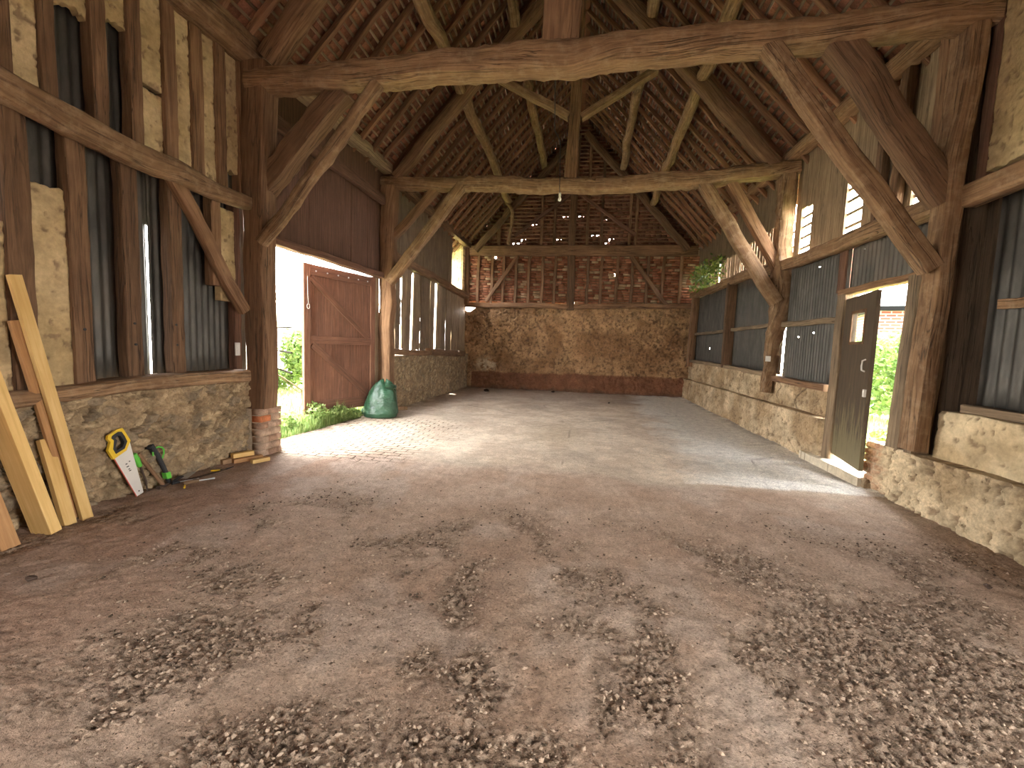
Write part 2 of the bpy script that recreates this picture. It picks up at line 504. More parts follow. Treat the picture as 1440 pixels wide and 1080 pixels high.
def build_floor():
    ys = [-2.6, -1.5, -.5, .2, .6]
    while ys[-1] < 14.3:
        ys.append(ys[-1] + max(.0085, min(.05, .0062 * max(ys[-1], .9) ** 1.15)))
    xs = np.linspace(-4.12, 3.6, 560)
    ys = np.array(ys)
    X, Y = (a.ravel() for a in np.meshgrid(xs, ys))
    wn = fbm(X * 1.2, Y * 1.2, 40)
    slab = sstep(4.35, 5.15, Y + (wn - .5) * 1.7)
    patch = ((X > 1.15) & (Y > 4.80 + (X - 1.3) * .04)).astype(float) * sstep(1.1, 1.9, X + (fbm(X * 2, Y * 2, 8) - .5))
    gm = gravel_mask(X, Y) * (1 - slab)
    w1, w2, wid = worley(X / .026 + 2 * fbm(X * 8, Y * 8, 90), Y / .026 + 2 * fbm(X * 8, Y * 8, 91), 4)
    v1, v2, vid = worley(X / .016, Y / .016, 14)
    peb = np.clip(1 - (w1 / .62) ** 2, 0, 1) * (.35 + .65 * wid)
    peb2 = np.clip(1 - (v1 / .6) ** 2, 0, 1) * vid
    rough = (1 - slab * .85)
    H = (fbm(X * .8, Y * .8, 60, 3) - .5) * .035
    H += (fbm(X * 5, Y * 5, 61, 4) - .5) * .022 * rough
    H += (fbm(X * 22, Y * 22, 62, 3) - .5) * .014 * rough + np.abs(fbm(X * 38, Y * 38, 63, 2) - .5) * .010 * rough
    H += gm * (peb * .021 + peb2 * .008 - .011)
    H += (1 - gm) * rough * np.clip(peb2 - .4, 0, 1) * .010
    # ruts in the dirt
    rut = np.exp(-((X + .55 - .1 * (Y - 2) + .1 * (fbm(X * 3, Y * 3, 72) - .5)) / .06) ** 2) * sstep(1.2, 1.6, Y) * (1 - sstep(3.1, 3.4, Y))
    H -= rut * .008 * (.4 + fbm(X * 6, Y * 6, 70))
    step_ = ((X > 1.15) & (Y > 4.80 + (X - 1.3) * .04)) * .012
    H += step_ * sstep(1.1, 1.6, X)
    pave = (sstep(-1.7, -2.5, X + (fbm(X * 1.7, Y * 1.7, 9) - .5) * 1.2)) * sstep(4.45, 4.7, Y) * (1 - sstep(7.2, 8.0, Y))
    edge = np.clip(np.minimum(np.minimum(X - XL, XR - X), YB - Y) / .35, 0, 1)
    gm = gm * .9
    H += (1 - edge) * (.012 * fbm(X * 14, Y * 14, 77))
    # albedo
    t1 = fbm(X * .9 + 3, Y * .9, 31); t2 = fbm(X * 3.2, Y * 3.2, 33, 5); t3 = fbm(X * 9, Y * 9, 35)
    c = mix3((.40, .27, .185), (.485, .355, .26), sstep(.32, .66, t1 * .55 + t2 * .45))
    c = mix3(c, (.36, .235, .16), sstep(.45, .75, fbm(X * 1.3 + 9, Y * 1.3, 51, 6)) * .6)
    c = mix3(c, (.38, .235, .16), sstep(-1.6, -3.0, X) * (1 - slab) * .7)
    sl = mix3((.56, .44, .325), (.68, .56, .425), sstep(.35, .65, t2))
    sl = mix3(sl, (.45, .36, .27), sstep(.52, .7, t1) * .7)
    sl = mix3(sl, (.47, .37, .25), np.exp(-(((X + .35) / .55) ** 2 + ((Y - 7.1) / .9) ** 2)) * .6)
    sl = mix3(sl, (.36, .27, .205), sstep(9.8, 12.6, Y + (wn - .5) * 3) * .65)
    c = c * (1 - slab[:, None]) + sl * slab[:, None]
    c = mix3(c, (.86, .82, .73), patch * .95)  # pale concrete by the narrow door, whitened further for its pool of daylight
    pale = sstep(.5, .66, fbm(X * 1.6 - 4, Y * 1.6, 57)) * (1 - slab) * (1 - gm)
    c = mix3(c, (.53, .43, .35), pale * .4)
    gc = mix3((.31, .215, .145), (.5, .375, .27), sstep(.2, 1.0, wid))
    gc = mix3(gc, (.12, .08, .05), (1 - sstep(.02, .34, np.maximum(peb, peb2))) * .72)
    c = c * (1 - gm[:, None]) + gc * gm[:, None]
    c = mix3(c, (.2, .14, .10), rut * .3 * fbm(X * 7, Y * 7, 71))
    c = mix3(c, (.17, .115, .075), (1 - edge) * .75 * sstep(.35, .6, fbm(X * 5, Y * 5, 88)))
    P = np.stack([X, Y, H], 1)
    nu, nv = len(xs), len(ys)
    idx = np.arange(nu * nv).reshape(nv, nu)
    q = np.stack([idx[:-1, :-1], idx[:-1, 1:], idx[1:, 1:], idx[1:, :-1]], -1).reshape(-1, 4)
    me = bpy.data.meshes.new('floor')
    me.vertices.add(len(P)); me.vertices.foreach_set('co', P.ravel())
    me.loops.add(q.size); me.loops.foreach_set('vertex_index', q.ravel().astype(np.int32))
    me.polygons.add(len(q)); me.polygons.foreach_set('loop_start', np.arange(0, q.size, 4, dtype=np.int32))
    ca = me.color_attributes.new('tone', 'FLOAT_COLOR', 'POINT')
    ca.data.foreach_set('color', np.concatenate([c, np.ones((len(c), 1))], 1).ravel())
    cb = me.color_attributes.new('kindmask', 'FLOAT_COLOR', 'POINT')
    cb.data.foreach_set('color', np.stack([pave, slab * (1 - pave), gm, np.ones_like(gm)], 1).ravel())
    me.materials.append(floor_mat())
    me.update(calc_edges=True)
    me.polygons.foreach_set('use_smooth', [True] * len(q))
    return struct(link(bpy.data.objects.new('floor', me)))
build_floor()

# loose stones lying over the rough part of the floor
def build_gravel():
    r = np.random.default_rng(5)
    n = 60000
    y = 1.0 + 3.1 * r.random(n) ** 1.5; x = r.uniform(-2.9, 2.9, n)
    keep = (np.abs(x) < y * 1.25 + .3) & (r.random(n) < gravel_mask(x, y) * .5 + .10 * fbm(x * 4, y * 4, 25))
    x, y = x[keep], y[keep]; n = len(x)
    s = .0025 + .0075 * r.random(n) ** 3.2
    base = np.array([(1, 0, 0), (0, 1, 0), (-1, 0, 0), (0, -1, 0), (0, 0, 1), (0, 0, -1)], float)
    F0 = np.array([(0, 1, 4), (1, 2, 4), (2, 3, 4), (3, 0, 4), (1, 0, 5), (2, 1, 5), (3, 2, 5), (0, 3, 5)])
    dirs = base[None] * (1 + r.normal(0, .22, (n, 6, 1)))
    a = r.random(n) * 2 * PI
    ca_, sa_ = np.cos(a)[:, None], np.sin(a)[:, None]
    px, py = dirs[:, :, 0] * 1.35, dirs[:, :, 1]
    V = np.stack([(px * ca_ - py * sa_), (px * sa_ + py * ca_), dirs[:, :, 2] * .75], -1) * s[:, None, None]
    hz = (fbm(x * .8, y * .8, 60, 3) - .5) * .035 + (fbm(x * 5, y * 5, 61, 4) - .5) * .022
    V += np.stack([x, y, hz + s * .35 + .004], -1)[:, None]
    F = (F0[None] + 6 * np.arange(n)[:, None, None]).reshape(-1, 3)
    me = bpy.data.meshes.new('gravel')
    me.from_pydata(V.reshape(-1, 3).tolist(), [], F.tolist())
    t = r.random(n)[:, None]
    c = np.where(t < .45, np.array((.09, .062, .042)), np.array((.27, .19, .13)) * (1 - t) + np.array((.5, .385, .285)) * t)
    c = np.repeat(c, 6, 0)
    at = me.color_attributes.new('tone', 'FLOAT_COLOR', 'POINT')
    at.data.foreach_set('color', np.concatenate([c, np.ones((len(c), 1))], 1).ravel())
    me.materials.append(tonal('loose_stone', fine=120, amp=.25, bscale=150, bstr=.3))
    me.update()
    o = link(bpy.data.objects.new('gravel', me))
    tag(o, 'loose gravel and crumbs strewn over the rough dirt floor in front', 'gravel', kind='stuff')
build_gravel()

# ------------------------------------------------------------------ masonry
def flint_fn(seed, cell=.085, depth=.05, aniso=1.25):
    def hc(u, v):
        wu = u + (fbm(u * 9, v * 9, seed, 3) - .5) * .06; wv = v + (fbm(u * 9 + 9, v * 9, seed + 1, 3) - .5) * .06
        ru, rv = wu * .9 + wv * .42, -wu * .42 + wv * .9
        f1, f2, i, t = facets(ru / (cell * aniso), rv / (cell * .8), seed)
        s1, s2, si, st = facets(ru / (cell * .5), rv / (cell * .42), seed + 3)
        sunk = .7 * sstep(.5, .68, fbm(u * 5 + 2, v * 5, seed + 4, 3))          # where mortar covers the stones
        big = sstep(0.0, .22, f2 - f1) * np.clip(.25 + .75 * i + t * .6, 0, 1.3) * (1 - .8 * sunk)
        small = sstep(.0, .25, s2 - s1) * np.clip(.5 * si + st * .4, 0, .7)
        return big, small, i, si, sunk
    def height(u, v):
        big, small, i, si, sunk = hc(u, v)
        return depth * np.maximum(big, small) + (fbm(u * 30, v * 30, seed + 5) - .5) * .016 + (fbm(u * 2.5, v * 2.5, seed + 6) - .5) * .06 + sunk * depth * .35
    def colour(u, v, h):
        big, small, i, si, sunk = hc(u, v)
        k = np.maximum(big, small)
        st = mix3((.20, .138, .08), (.5, .38, .23), sstep(.1, .9, i * .6 + si * .4))
        st = mix3(st, (.17, .135, .10), sstep(.74, .8, i) * .7)
        mo = mix3((.27, .185, .105), (.38, .27, .16), fbm(u * 7, v * 7, seed + 8))
        cre = (1 - sstep(.02, .24, k)) * (1 - sunk)  # crevices darkened in colour to stand for the shade between flints
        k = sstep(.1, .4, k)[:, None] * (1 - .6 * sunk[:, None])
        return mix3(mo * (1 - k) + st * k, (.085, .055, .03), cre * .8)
    return height, colour

def cob_fn(seed, c1, c2, pit=(.16, .1, .06), depth=.05, pits=.62, band=None):
    def height(u, v):
        return (fbm(u * 1.6, v * 1.6, seed) - .5) * depth * 1.6 + (fbm(u * 9, v * 9, seed + 1, 4) - .5) * depth * .8 \
            + (fbm(u * 34, v * 34, seed + 2, 3) - .5) * depth * .35 - sstep(pits, pits + .12, fbm(u * 21 + 3, v * 18, seed + 4, 3)) * depth * .4
    def colour(u, v, h):
        c = mix3(c1, c2, sstep(.3, .7, fbm(u * 2.2, v * 2.2, seed + 6, 5)))
        c = mix3(c, pit, sstep(pits, pits + .14, fbm(u * 21 + 3, v * 18, seed + 4, 3)) * .75)
        c = mix3(c, tuple(x * .62 for x in c1), sstep(.5, .75, fbm(u * 5, v * 9, seed + 7)) * .4)
        if band is not None: c = band(u, v, c)
        return c
    return height, colour

def lin(a, b, step): return np.linspace(a, b, max(2, int(round((b - a) / step)) + 1))

# wide-doorway side: flint footing in the near bay
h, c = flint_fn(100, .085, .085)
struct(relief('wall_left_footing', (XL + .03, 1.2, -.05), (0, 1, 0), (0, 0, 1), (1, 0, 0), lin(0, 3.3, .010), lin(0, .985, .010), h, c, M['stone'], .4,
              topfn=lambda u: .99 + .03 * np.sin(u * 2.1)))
# the same wall beyond the doorway
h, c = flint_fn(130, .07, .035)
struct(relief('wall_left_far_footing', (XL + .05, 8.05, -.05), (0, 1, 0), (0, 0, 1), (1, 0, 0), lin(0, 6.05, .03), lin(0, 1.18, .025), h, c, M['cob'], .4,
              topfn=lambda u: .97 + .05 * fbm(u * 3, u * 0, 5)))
# end wall: rough cob below the brick panels
def band(u, v, c):
    lo = 1 - sstep(.58, .64, v + (fbm(u * 2.5, v * 2.5, 201) - .5) * .14 - .05 * (u > 3.5))
    lo = lo * (u > .42)
    c = mix3(c, (.225, .10, .055), lo * .9)
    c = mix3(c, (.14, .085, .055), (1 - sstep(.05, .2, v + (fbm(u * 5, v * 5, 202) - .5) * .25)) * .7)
    wh = np.exp(-(((u - .95) / .28) ** 2 + ((v - .86) / .16) ** 2)) * sstep(.4, .55, fbm(u * 9, v * 9, 203))
    c = mix3(c, (.62, .5, .34), np.clip(wh * 2, 0, 1))
    top = sstep(2.2, 2.55, v)
    return mix3(c, (.3, .2, .11), top * .5 * sstep(.4, .6, fbm(u * 8, v * 8, 204)))
h, c = cob_fn(200, (.33, .185, .09), (.49, .305, .16), depth=.09, band=band, pits=.56)
struct(relief('wall_back', (XL - .2, YB, -.05), (1, 0, 0), (0, 0, 1), (0, -1, 0), lin(0, 7.55, .022), lin(0, 2.72, .022), h, c, M['cob'], .45,
              topfn=lambda u: 1.0 + .004 * u + .03 * fbm(u * 2.6, u * 0 + 3, 7) - .075 * np.exp(-((u - .26) / .2) ** 2)))
# narrow-door side: two tiers of rendered stone, with a ledge between
pale, tan_ = (.4, .285, .165), (.62, .49, .32)
h, c = cob_fn(300, pale, tan_, depth=.055, pits=.6)
struct(relief('wall_right_far_footing', (XR - .1, 6.17, -.05), (0, 1, 0), (0, 0, 1), (-1, 0, 0), lin(0, 7.94, .022), lin(0, .66, .022), h, c, M['cob'], .5,
              topfn=lambda u: .98 + .04 * fbm(u * 3, u * 0, 9)))
def cracks(u, v, c):
    k = np.exp(-((u - 1.52 + .05 * np.sin(v * 22)) / .016) ** 2) + np.exp(-((u - 3.3) / .02) ** 2) + np.exp(-((u - .75 - .2 * np.sin(v * 9)) / .03) ** 2)
    return mix3(c, (.08, .05, .03), np.clip(k, 0, 1) * .85)
h, c = cob_fn(320, pale, tan_, depth=.05, pits=.6, band=cracks)
struct(relief('wall_right_far_upper_footing', (XR + .03, 6.24, .55), (0, 1, 0), (0, 0, 1), (-1, 0, 0), lin(0, 7.85, .022), lin(0, .56, .022), h, c, M['cob'], .4,
              topfn=lambda u: .84 + .16 * sstep(.9, 2.2, u) + .03 * fbm(u * 4, u * 0, 4)))
def brickend(u, v, c):
    e = sstep(2.95, 3.25, u + (fbm(u * 5, v * 5, 351) - .5) * .5)
    row = np.floor(v / .07); bx = np.floor((u + (row % 2) * .11) / .21)
    tone = _h(bx, row, 44)
    bc = mix3((.42, .2, .11), (.55, .33, .21), tone)
    jo = ((v / .07) % 1 < .17) | (((u + (row % 2) * .11) / .21) % 1 < .07)
    bc = np.where(jo[:, None], np.array((.52, .4, .27)), bc)
    return c * (1 - e[:, None] * .75) + bc * e[:, None] * .75
h0, c = cob_fn(340, (.42, .31, .18), (.64, .52, .34), depth=.07, pits=.58, band=brickend)
def hb(u, v):
    e = sstep(2.95, 3.25, u)
    row = np.floor(v / .07)
    jo = ((v / .07) % 1 < .17) | (((u + (row % 2) * .11) / .21) % 1 < .07)
    return h0(u, v) - e * jo * .016 + e * .02 * _h(np.floor((u + (row % 2) * .11) / .21), row, 45)
struct(relief('wall_right_footing', (XR - .1, 1.9, -.05), (0, 1, 0), (0, 0, 1), (-1, 0, 0), lin(0, 3.3, .013), lin(0, .58, .013), hb, c, M['cob'], .5,
              topfn=lambda u: .97 + .04 * fbm(u * 4, u * 0, 12)))
h, c = cob_fn(360, (.5, .38, .22), (.68, .56, .36), depth=.035, pits=.66)
struct(relief('wall_right_upper_footing', (XR + .05, 1.9, .5), (0, 1, 0), (0, 0, 1), (-1, 0, 0), lin(0, 2.62, .016), lin(0, .46, .016), h, c, M['daub'], .45,
              topfn=lambda u: .97 + .05 * fbm(u * 4, u * 0, 14)))

# brick infill over the cob, between the studs of the end wall
def brick_field(name, x0, x1, z0, z1, y, seed, holes=()):
    r = np.random.default_rng(seed)
    C, A, B, L, T = [], [], [], [], []
    z = z0
    while z < z1 - .02:
        hgt = r.uniform(.05, .064)
        x = x0 - r.random() * .2
        while x < x1:
            w = r.uniform(.17, .24)
            a, b_ = max(x, x0), min(x + w, x1)
            cx, cz = (a + b_) / 2, z + hgt / 2
            if b_ - a > .03 and not any(abs(cx - hx) < hr and abs(cz - hz_) < hr for hx, hz_, hr in holes):
                d = r.normal(0, .012)
                C.append((cx, y + d, cz)); L.append(((b_ - a) / 2, 0, r.normal(0, .002))); A.append((0, .055, 0)); B.append((0, 0, hgt / 2))
                t = r.random()
                T.append(np.array((.26, .10, .055)) * (1 - t) + np.array((.47, .22, .125)) * t if r.random() > .12 else (.5, .36, .22))
            x += w + r.uniform(.006, .016)
        z += hgt + r.uniform(.016, .03)
    return struct(bulk_boxes(name, C, A, B, L, M['brick'], seed=seed, attr=T))
brick_field('wall_back_brick_infill', -3.95, 3.42, 2.86, 4.34, YB + .09, 3, holes=((-3.07, 4.3, .05), (-.42, 2.9, .06), (.9, 3.75, .035), (.9, 2.92, .035), (-3.2, 4.3, .04)))
# mortar bed behind the bricks, with the same holes left open
def mortar_bed():
    mb = MB()
    r = random.Random(9)
    nx, nz = 76, 17
    hol = ((-3.07, 4.3), (-.42, 2.9), (.9, 3.75), (.9, 2.92))
    for i in range(nx):
        for k in range(nz):
            x0, x1 = -3.98 + i * .1, -3.98 + (i + 1) * .1
            z0, z1 = 2.82 + k * .102, 2.82 + (k + 1) * .102
            if any(x0 < a < x1 and z0 < b < z1 for a, b in hol): continue
            abox(mb, x0, x1, YB + .115, YB + .16, z0, z1)
    m, nt, b = newmat('lime_mortar')
    geo = N(nt, 'NewGeometry').outputs['Position']
    nt.links.new(ramp(nt, noise(nt, geo, 9, 5, .7), [(.3, (.2, .135, .08)), (.7, (.42, .3, .19))]), b.inputs['Base Color'])
    b.inputs['Roughness'].default_value = .95
    return struct(mb.build('wall_back_mortar', m))
mortar_bed()

# gable above: tile-hung on laths, a few tiles gone
def gable():
    r = np.random.default_rng(8)
    C, A, B, L, T = [], [], [], [], []
    C2, A2, B2, L2 = [], [], [], []
    gone = ((-2.30, 4.80, .2), (-2.12, 4.9, .09), (-2.86, 5.2, .06), (-2.75, 5.05, .05), (-.78, 5.62, .1), (-.30, 5.6, .1), (.2, 5.0, .12), (.35, 5.02, .08), (.62, 4.9, .11), (.58, 4.78, .1), (-1.72, 5.33, .09), (.42, 5.45, .06), (-1.2, 4.87, .05), (-.95, 4.87, .05))
    z = 4.6
    while z < 8.5:
        half = 3.62 - (z - 4.6) / SLOPE
        if half < .1: break
        x = XC - half - .1 + r.random() * .1
        while x < XC + half + .1:
            w = .165
            slip = any(abs(x + w / 2 - gx) < gr * .8 and abs(z + .06 - gz) < .06 for gx, gz, gr in gone)
            if True:
                C.append((x + w / 2, YB + .19 + r.normal(0, .002), z + .06)); A.append((0, .006, .0)); B.append((0, 0, 0)); L.append((0, 0, 0))
                B[-1] = (w / 2 + .006, r.normal(0, .001), 0); L[-1] = (0, .014, .1); C[-1] = (C[-1][0], C[-1][1] + .007 * (len(C) % 2), C[-1][2])
                if slip:
                    an = r.choice((-1, 1)) * r.uniform(.3, .55)
                    C[-1] = (C[-1][0] + .02, C[-1][1] - .01, C[-1][2] - .055)
                    B[-1] = (w / 2 * math.cos(an) * .86, 0, w / 2 * math.sin(an) * .86); L[-1] = (-.08 * math.sin(an), .014, .08 * math.cos(an))
                t = r.random(); T.append(np.array((.13, .065, .042)) * (1 - t) + np.array((.26, .12, .07)) * t)
            x += w
        C2.append((XC, YB + .165, z + .11)); A2.append((0, .01, 0)); B2.append((0, 0, .016)); L2.append((half, 0, 0))
        z += .118
    struct(bulk_boxes('wall_back_gable_tiles', C, A, B, L, M['tile'], seed=8, attr=T))
    struct(bulk_boxes('wall_back_gable_laths', C2, A2, B2, L2, M['oak'], seed=9))
gable()

# ------------------------------------------------------------------ roof covering
def roof():
    r = np.random.default_rng(2)
    for side, nm in ((-1, 'left'), (1, 'right')):
        d = np.array([-side * math.cos(TH), 0, math.sin(TH)])          # up the slope
        n = np.array([side * math.sin(TH), 0, math.cos(TH)])           # out of the roof
        e0 = np.array([XC + side * 3.95, 0, roofz(XC + side * 3.95)])
        slope_len = 3.95 / math.cos(TH) + .02
        C, A, B, L = [], [], [], []
        s = .02
        k = 0
        Ct, At, Bt, Lt, T = [], [], [], [], []
        while s < slope_len:
            ctr = e0 + d * s + n * (.045 + .011)
            y = 2.2
            while y < 14.3:                                            # laths in short nailed lengths
                ln = r.uniform(1.0, 1.7)
                y1 = min(y + ln, 14.35)
                C.append(ctr + np.array([0, (y + y1) / 2, 0]) + d * r.normal(0, .004)); L.append((0, (y1 - y) / 2 + .004, r.normal(0, .004)))
                A.append(d * .017); B.append(n * .009)
                y = y1
            y = 2.2 + (k % 2) * .085
            while y < 14.4:
                if r.random() > .004:
                    tilt = .085
                    dd = d * math.cos(tilt) - n * math.sin(tilt) * 1.0
                    dd = d * math.cos(tilt) + n * (-math.sin(tilt)); nn = n * math.cos(tilt) + d * math.sin(tilt)
                    Ct.append(ctr + np.array([0, y + .083, 0]) + n * (.032 + r.normal(0, .002)) + d * r.normal(0, .006))
                    Lt.append(dd * .14); At.append((0, .0835, 0)); Bt.append(nn * .007)
                    t = r.random(); T.append(np.array((.15, .062, .04)) * (1 - t) + np.array((.3, .13, .078)) * t)
                y += .168
            s += .115; k += 1
        struct(bulk_boxes('ceiling_laths_' + nm, C, A, B, L, M['lath'], seed=20 + side))
        struct(bulk_boxes('ceiling_tiles_' + nm, Ct, At, Bt, Lt, M['tile'], seed=30 + side, attr=T))
    # plain boarding over the part of the barn behind the camera
    mb = MB()
    for side in (-1, 1):
        d = Vector((-side * math.cos(TH), 0, math.sin(TH))); n = Vector((side * math.sin(TH), 0, math.cos(TH)))
        x = XC + side * 3.95
        c = Vector((x, -.2, roofz(x))) + d * (3.95 / math.cos(TH) / 2) + n * .09
        box(mb, c, (0, 2.45, 0), n * .02, d * (3.95 / math.cos(TH) / 2 + .02))
    struct(mb.build('ceiling_boards', M['brown']))
roof()

# ridge tiles close the top
mb = MB()
for k in range(35):
    y0 = -2.6 + k * .49
    tube(mb, [(XC, y0, roofz(XC) + .02), (XC, y0 + .5, roofz(XC) + .02)], [.17, .16], 10)
_o = mb.build('ceiling_ridge_tiles', plain('ridge_tile', (.24, .11, .07), .9)); struct(_o)

# ------------------------------------------------------------------ boarded walls
def plank_run(name, x, y0, y1, z0, z1, w, t, mat, seed, zj=0.0, gap=.004, skip=None, slope0=0.0):
    r = np.random.default_rng(seed)
    mb = MB(); y = y0
    while y < y1 - .02:
        ww = min(w * r.uniform(.8, 1.2), y1 - y)
        if y1 - y - ww < .06: ww = y1 - y
        a = z0 + (r.random() - .5) * zj; b = z1
        if not (skip and skip(y + ww / 2)):
            abox(mb, x - t / 2 + r.normal(0, .004), x + t / 2 + r.normal(0, .004), y + gap / 2, y + ww - gap / 2, a, b, 'z', r.random() * 20)
        y += ww
    return struct(mb.build(name, mat))
plank_run('wall_left_doorway_boards', XL - .03, 4.66, 8.0, 2.62, 5.0, .26, .03, M['brown'], 1, gap=.001)
plank_run('wall_left_doorway_boards_behind', XL - .065, 4.66, 8.0, 2.64, 5.0, .3, .025, M['brown'], 2, gap=.0)
plank_run('wall_left_far_boards', XL - .06, 8.0, 12.5, 3.02, 4.75, .14, .03, M['grey'], 3, zj=.1, gap=.002)
plank_run('wall_left_far_boards_behind', XL - .1, 8.0, 12.45, 3.1, 4.75, .2, .02, M['grey'], 33, gap=0)
plank_run('wall_left_far_corner_boards', XL - .06, 13.52, 14.1, 2.9, 4.75, .15, .03, M['grey'], 4)
# near bay: outer boarding above the metal sheets
plank_run('wall_left_outer_boards', XL - .3, 1.0, 4.7, 3.95, 4.95, .3, .03, M['brown'], 5, gap=0)
# narrow-door side
plank_run('wall_right_boards', XR + .16, 4.6, 7.9, 2.98, 4.8, .17, .03, M['grey'], 6, gap=.002,
          skip=lambda y: False)
for o in [bpy.data.objects['wall_right_boards']]:
    bpy.data.objects.remove(o, do_unlink=True)
def right_boards():
    r = np.random.default_rng(66)
    mb = MB()
    y = 4.62
    while y < 7.85:
        w = r.uniform(.14, .2)
        m_ = y + w / 2
        z0 = 2.98
        if 7.42 < m_ < 7.7: z0 = 3.74
        elif 6.12 < m_ < 6.55: z0 = 3.66
        elif 5.2 < m_ < 5.32: z0 = 3.16
        abox(mb, XR + .14, XR + .17, y + .001, y + w - .001, z0 + r.uniform(0, .06), 4.9, 'z', r.random() * 20)
        y += w
    # horizontal outer laths cross the gaps
    for z in (3.13, 3.3, 3.47, 3.62):
        abox(mb, XR + .18, XR + .2, 4.62, 7.85, z, z + .035, 'y', z)
    struct(mb.build('wall_right_boards', M['grey']))
    mb = MB(); y = 8.05
    while y < 14.1:
        w = r.uniform(.13, .2)
        abox(mb, XR + .14, XR + .17, y + .001, y + w - .001, 3.72 + r.uniform(-.03, .05) + (.1 if y > 12 else 0), 5.0, 'z', r.random() * 20)
        y += w
    struct(mb.build('wall_right_far_boards', M['grey']))
    mb = MB(); y = 8.62
    while y < 14.2:
        w = r.uniform(.1, .17)
        if r.random() > .05: abox(mb, XR + .2, XR + .222, y, y + w - r.uniform(.015, .035), 3.0, 3.9, 'z', r.random() * 20)
        y += w
    for z in (3.25, 3.5): abox(mb, XR + .225, XR + .24, 8.1, 14.2, z, z + .03, 'y', z)
    struct(mb.build('wall_right_far_laths', M['lath']))
right_boards()
# walls behind the camera; low side openings added to light the foreground floor
mb = MB()
abox(mb, XL - .25, XL - .1, -2.6, -2.3, -.05, 4.9); abox(mb, XL - .25, XL - .1, -.5, 1.3, -.05, 4.9); abox(mb, XL - .25, XL - .1, -2.3, -.5, 2.2, 4.9)
abox(mb, XL - .36, XL - .3, 1.3, 2.35, -.05, 4.9)
struct(mb.build('wall_left', M['daub'] if False else M['brown']))
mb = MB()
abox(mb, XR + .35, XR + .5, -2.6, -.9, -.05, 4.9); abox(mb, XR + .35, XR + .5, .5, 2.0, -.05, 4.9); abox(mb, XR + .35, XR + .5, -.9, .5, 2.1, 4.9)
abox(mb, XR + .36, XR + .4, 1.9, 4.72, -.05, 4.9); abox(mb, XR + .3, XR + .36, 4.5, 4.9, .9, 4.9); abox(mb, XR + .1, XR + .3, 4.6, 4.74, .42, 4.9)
M['shaded'] = wood('shaded_board', (.05, .033, .02), (.10, .068, .042), (.15, .105, .068), vary=.1)  # shade of the recess beside the near post put into the board colour
struct(mb.build('wall_right', M['shaded']))
mb = MB()
abox(mb, XL - .45, XR + .5, -2.75, -2.6, -.05, 5.0)
mb.add([(XC - 3.95, -2.68, 4.9), (XC + 3.95, -2.68, 4.9), (XC, -2.68, 8.9)], [(0, 1, 2)], [(0, 0), (1, 0), (.5, 1)])
struct(mb.build('wall_front', M['brown']))
# ------------------------------------------------------------------ timber frame
def T(name, pts, sec, mat, label, cat, group=None, **kw):
    o = timber(name, pts, sec, M[mat], **kw)
    return thing(o, label, cat, group)
_seed = [500]
def S():
    _seed[0] += 1
    return _seed[0]

# tie beams
T('tie_beam', [(-3.86, T1, 4.27), (-2.7, T1, 4.255), (-1.6, T1, 4.265), (-.35, T1, 4.30), (1.05, T1, 4.31), (2.2, T1, 4.35), (3.32, T1, 4.41)],
  [(.26, .25), (.27, .27), (.29, .27), (.3, .29), (.28, .27), (.28, .25), (.26, .25)], 'beam',
  'huge rough-hewn oak tie beam spanning the barn closest overhead', 'beam', boxy=3.2, wob=.012, seed=S(), seg=.08, nseg=24, rough=.006)
T('tie_beam', [(-4.0, T2, 4.43), (-2.5, T2, 4.36), (-.4, T2, 4.275), (.4, T2, 4.27), (1.05, T2, 4.30), (2.0, T2, 4.37), (3.3, T2, 4.45)],
  [(.24, .2), (.26, .25), (.26, .25), (.26, .24), (.28, .29), (.26, .26), (.24, .24)], 'beam',
  'bowed rough tie beam halfway down the barn, light bulb hanging under it', 'beam', boxy=3.2, wob=.014, seed=S(), seg=.09, nseg=24, rough=.008)
T('tie_beam', [(-4.05, YB - .02, 4.50), (-.6, YB - .02, 4.50), (3.25, YB - .02, 4.50)], (.2, .33), 'oak',
  'straight tie beam against the end wall above the brick panels', 'beam', boxy=7, wob=.006, seed=S(), seg=.15)

# posts
T('post', [(-3.79, T1 + .02, .565), (-3.80, T1 + .02, 2.5), (-3.77, T1 + .02, 4.46)], [(.25, .25), (.26, .25), (.3, .27)], 'oak',
  'stout square oak post on a brick pier beside the wide doorway', 'post', boxy=8, wob=.006, seed=S(), up=(0, 1, 0), nseg=20)
T('post', [(3.13, T1 + .02, .56), (3.16, T1 + .02, 2.5), (3.19, T1 + .02, 4.5)], [(.13, .22), (.13, .22), (.15, .24)], 'beam',
  'tall weathered post carrying the near tie beam by the narrow door', 'post', boxy=8, wob=.008, seed=S(), up=(0, 1, 0), nseg=20)
T('post', [(-3.86, T2, 0), (-3.83, T2, 1.6), (-3.80, T2, 2.8), (-3.78, T2, 4.34)], [(.28, .24), (.26, .24), (.25, .24), (.3, .26)], 'oak',
  'oak post at the far side of the wide doorway, behind the green sack', 'post', boxy=7, wob=.01, seed=S(), up=(0, 1, 0), nseg=20)
T('post', [(3.10, T2, .78), (3.11, T2, 1.2), (3.2, T2, 1.9), (3.24, T2, 2.55), (3.19, T2, 3.1), (3.17, T2, 4.36)], [(.11, .2), (.17, .22), (.25, .24), (.33, .26), (.22, .24), (.25, .26)], 'beam',
  'crooked knotty post swelling at mid-height on the narrow-door side', 'post', boxy=3.5, wob=.016, seed=S(), up=(0, 1, 0), nseg=20, seg=.09, rough=.01)
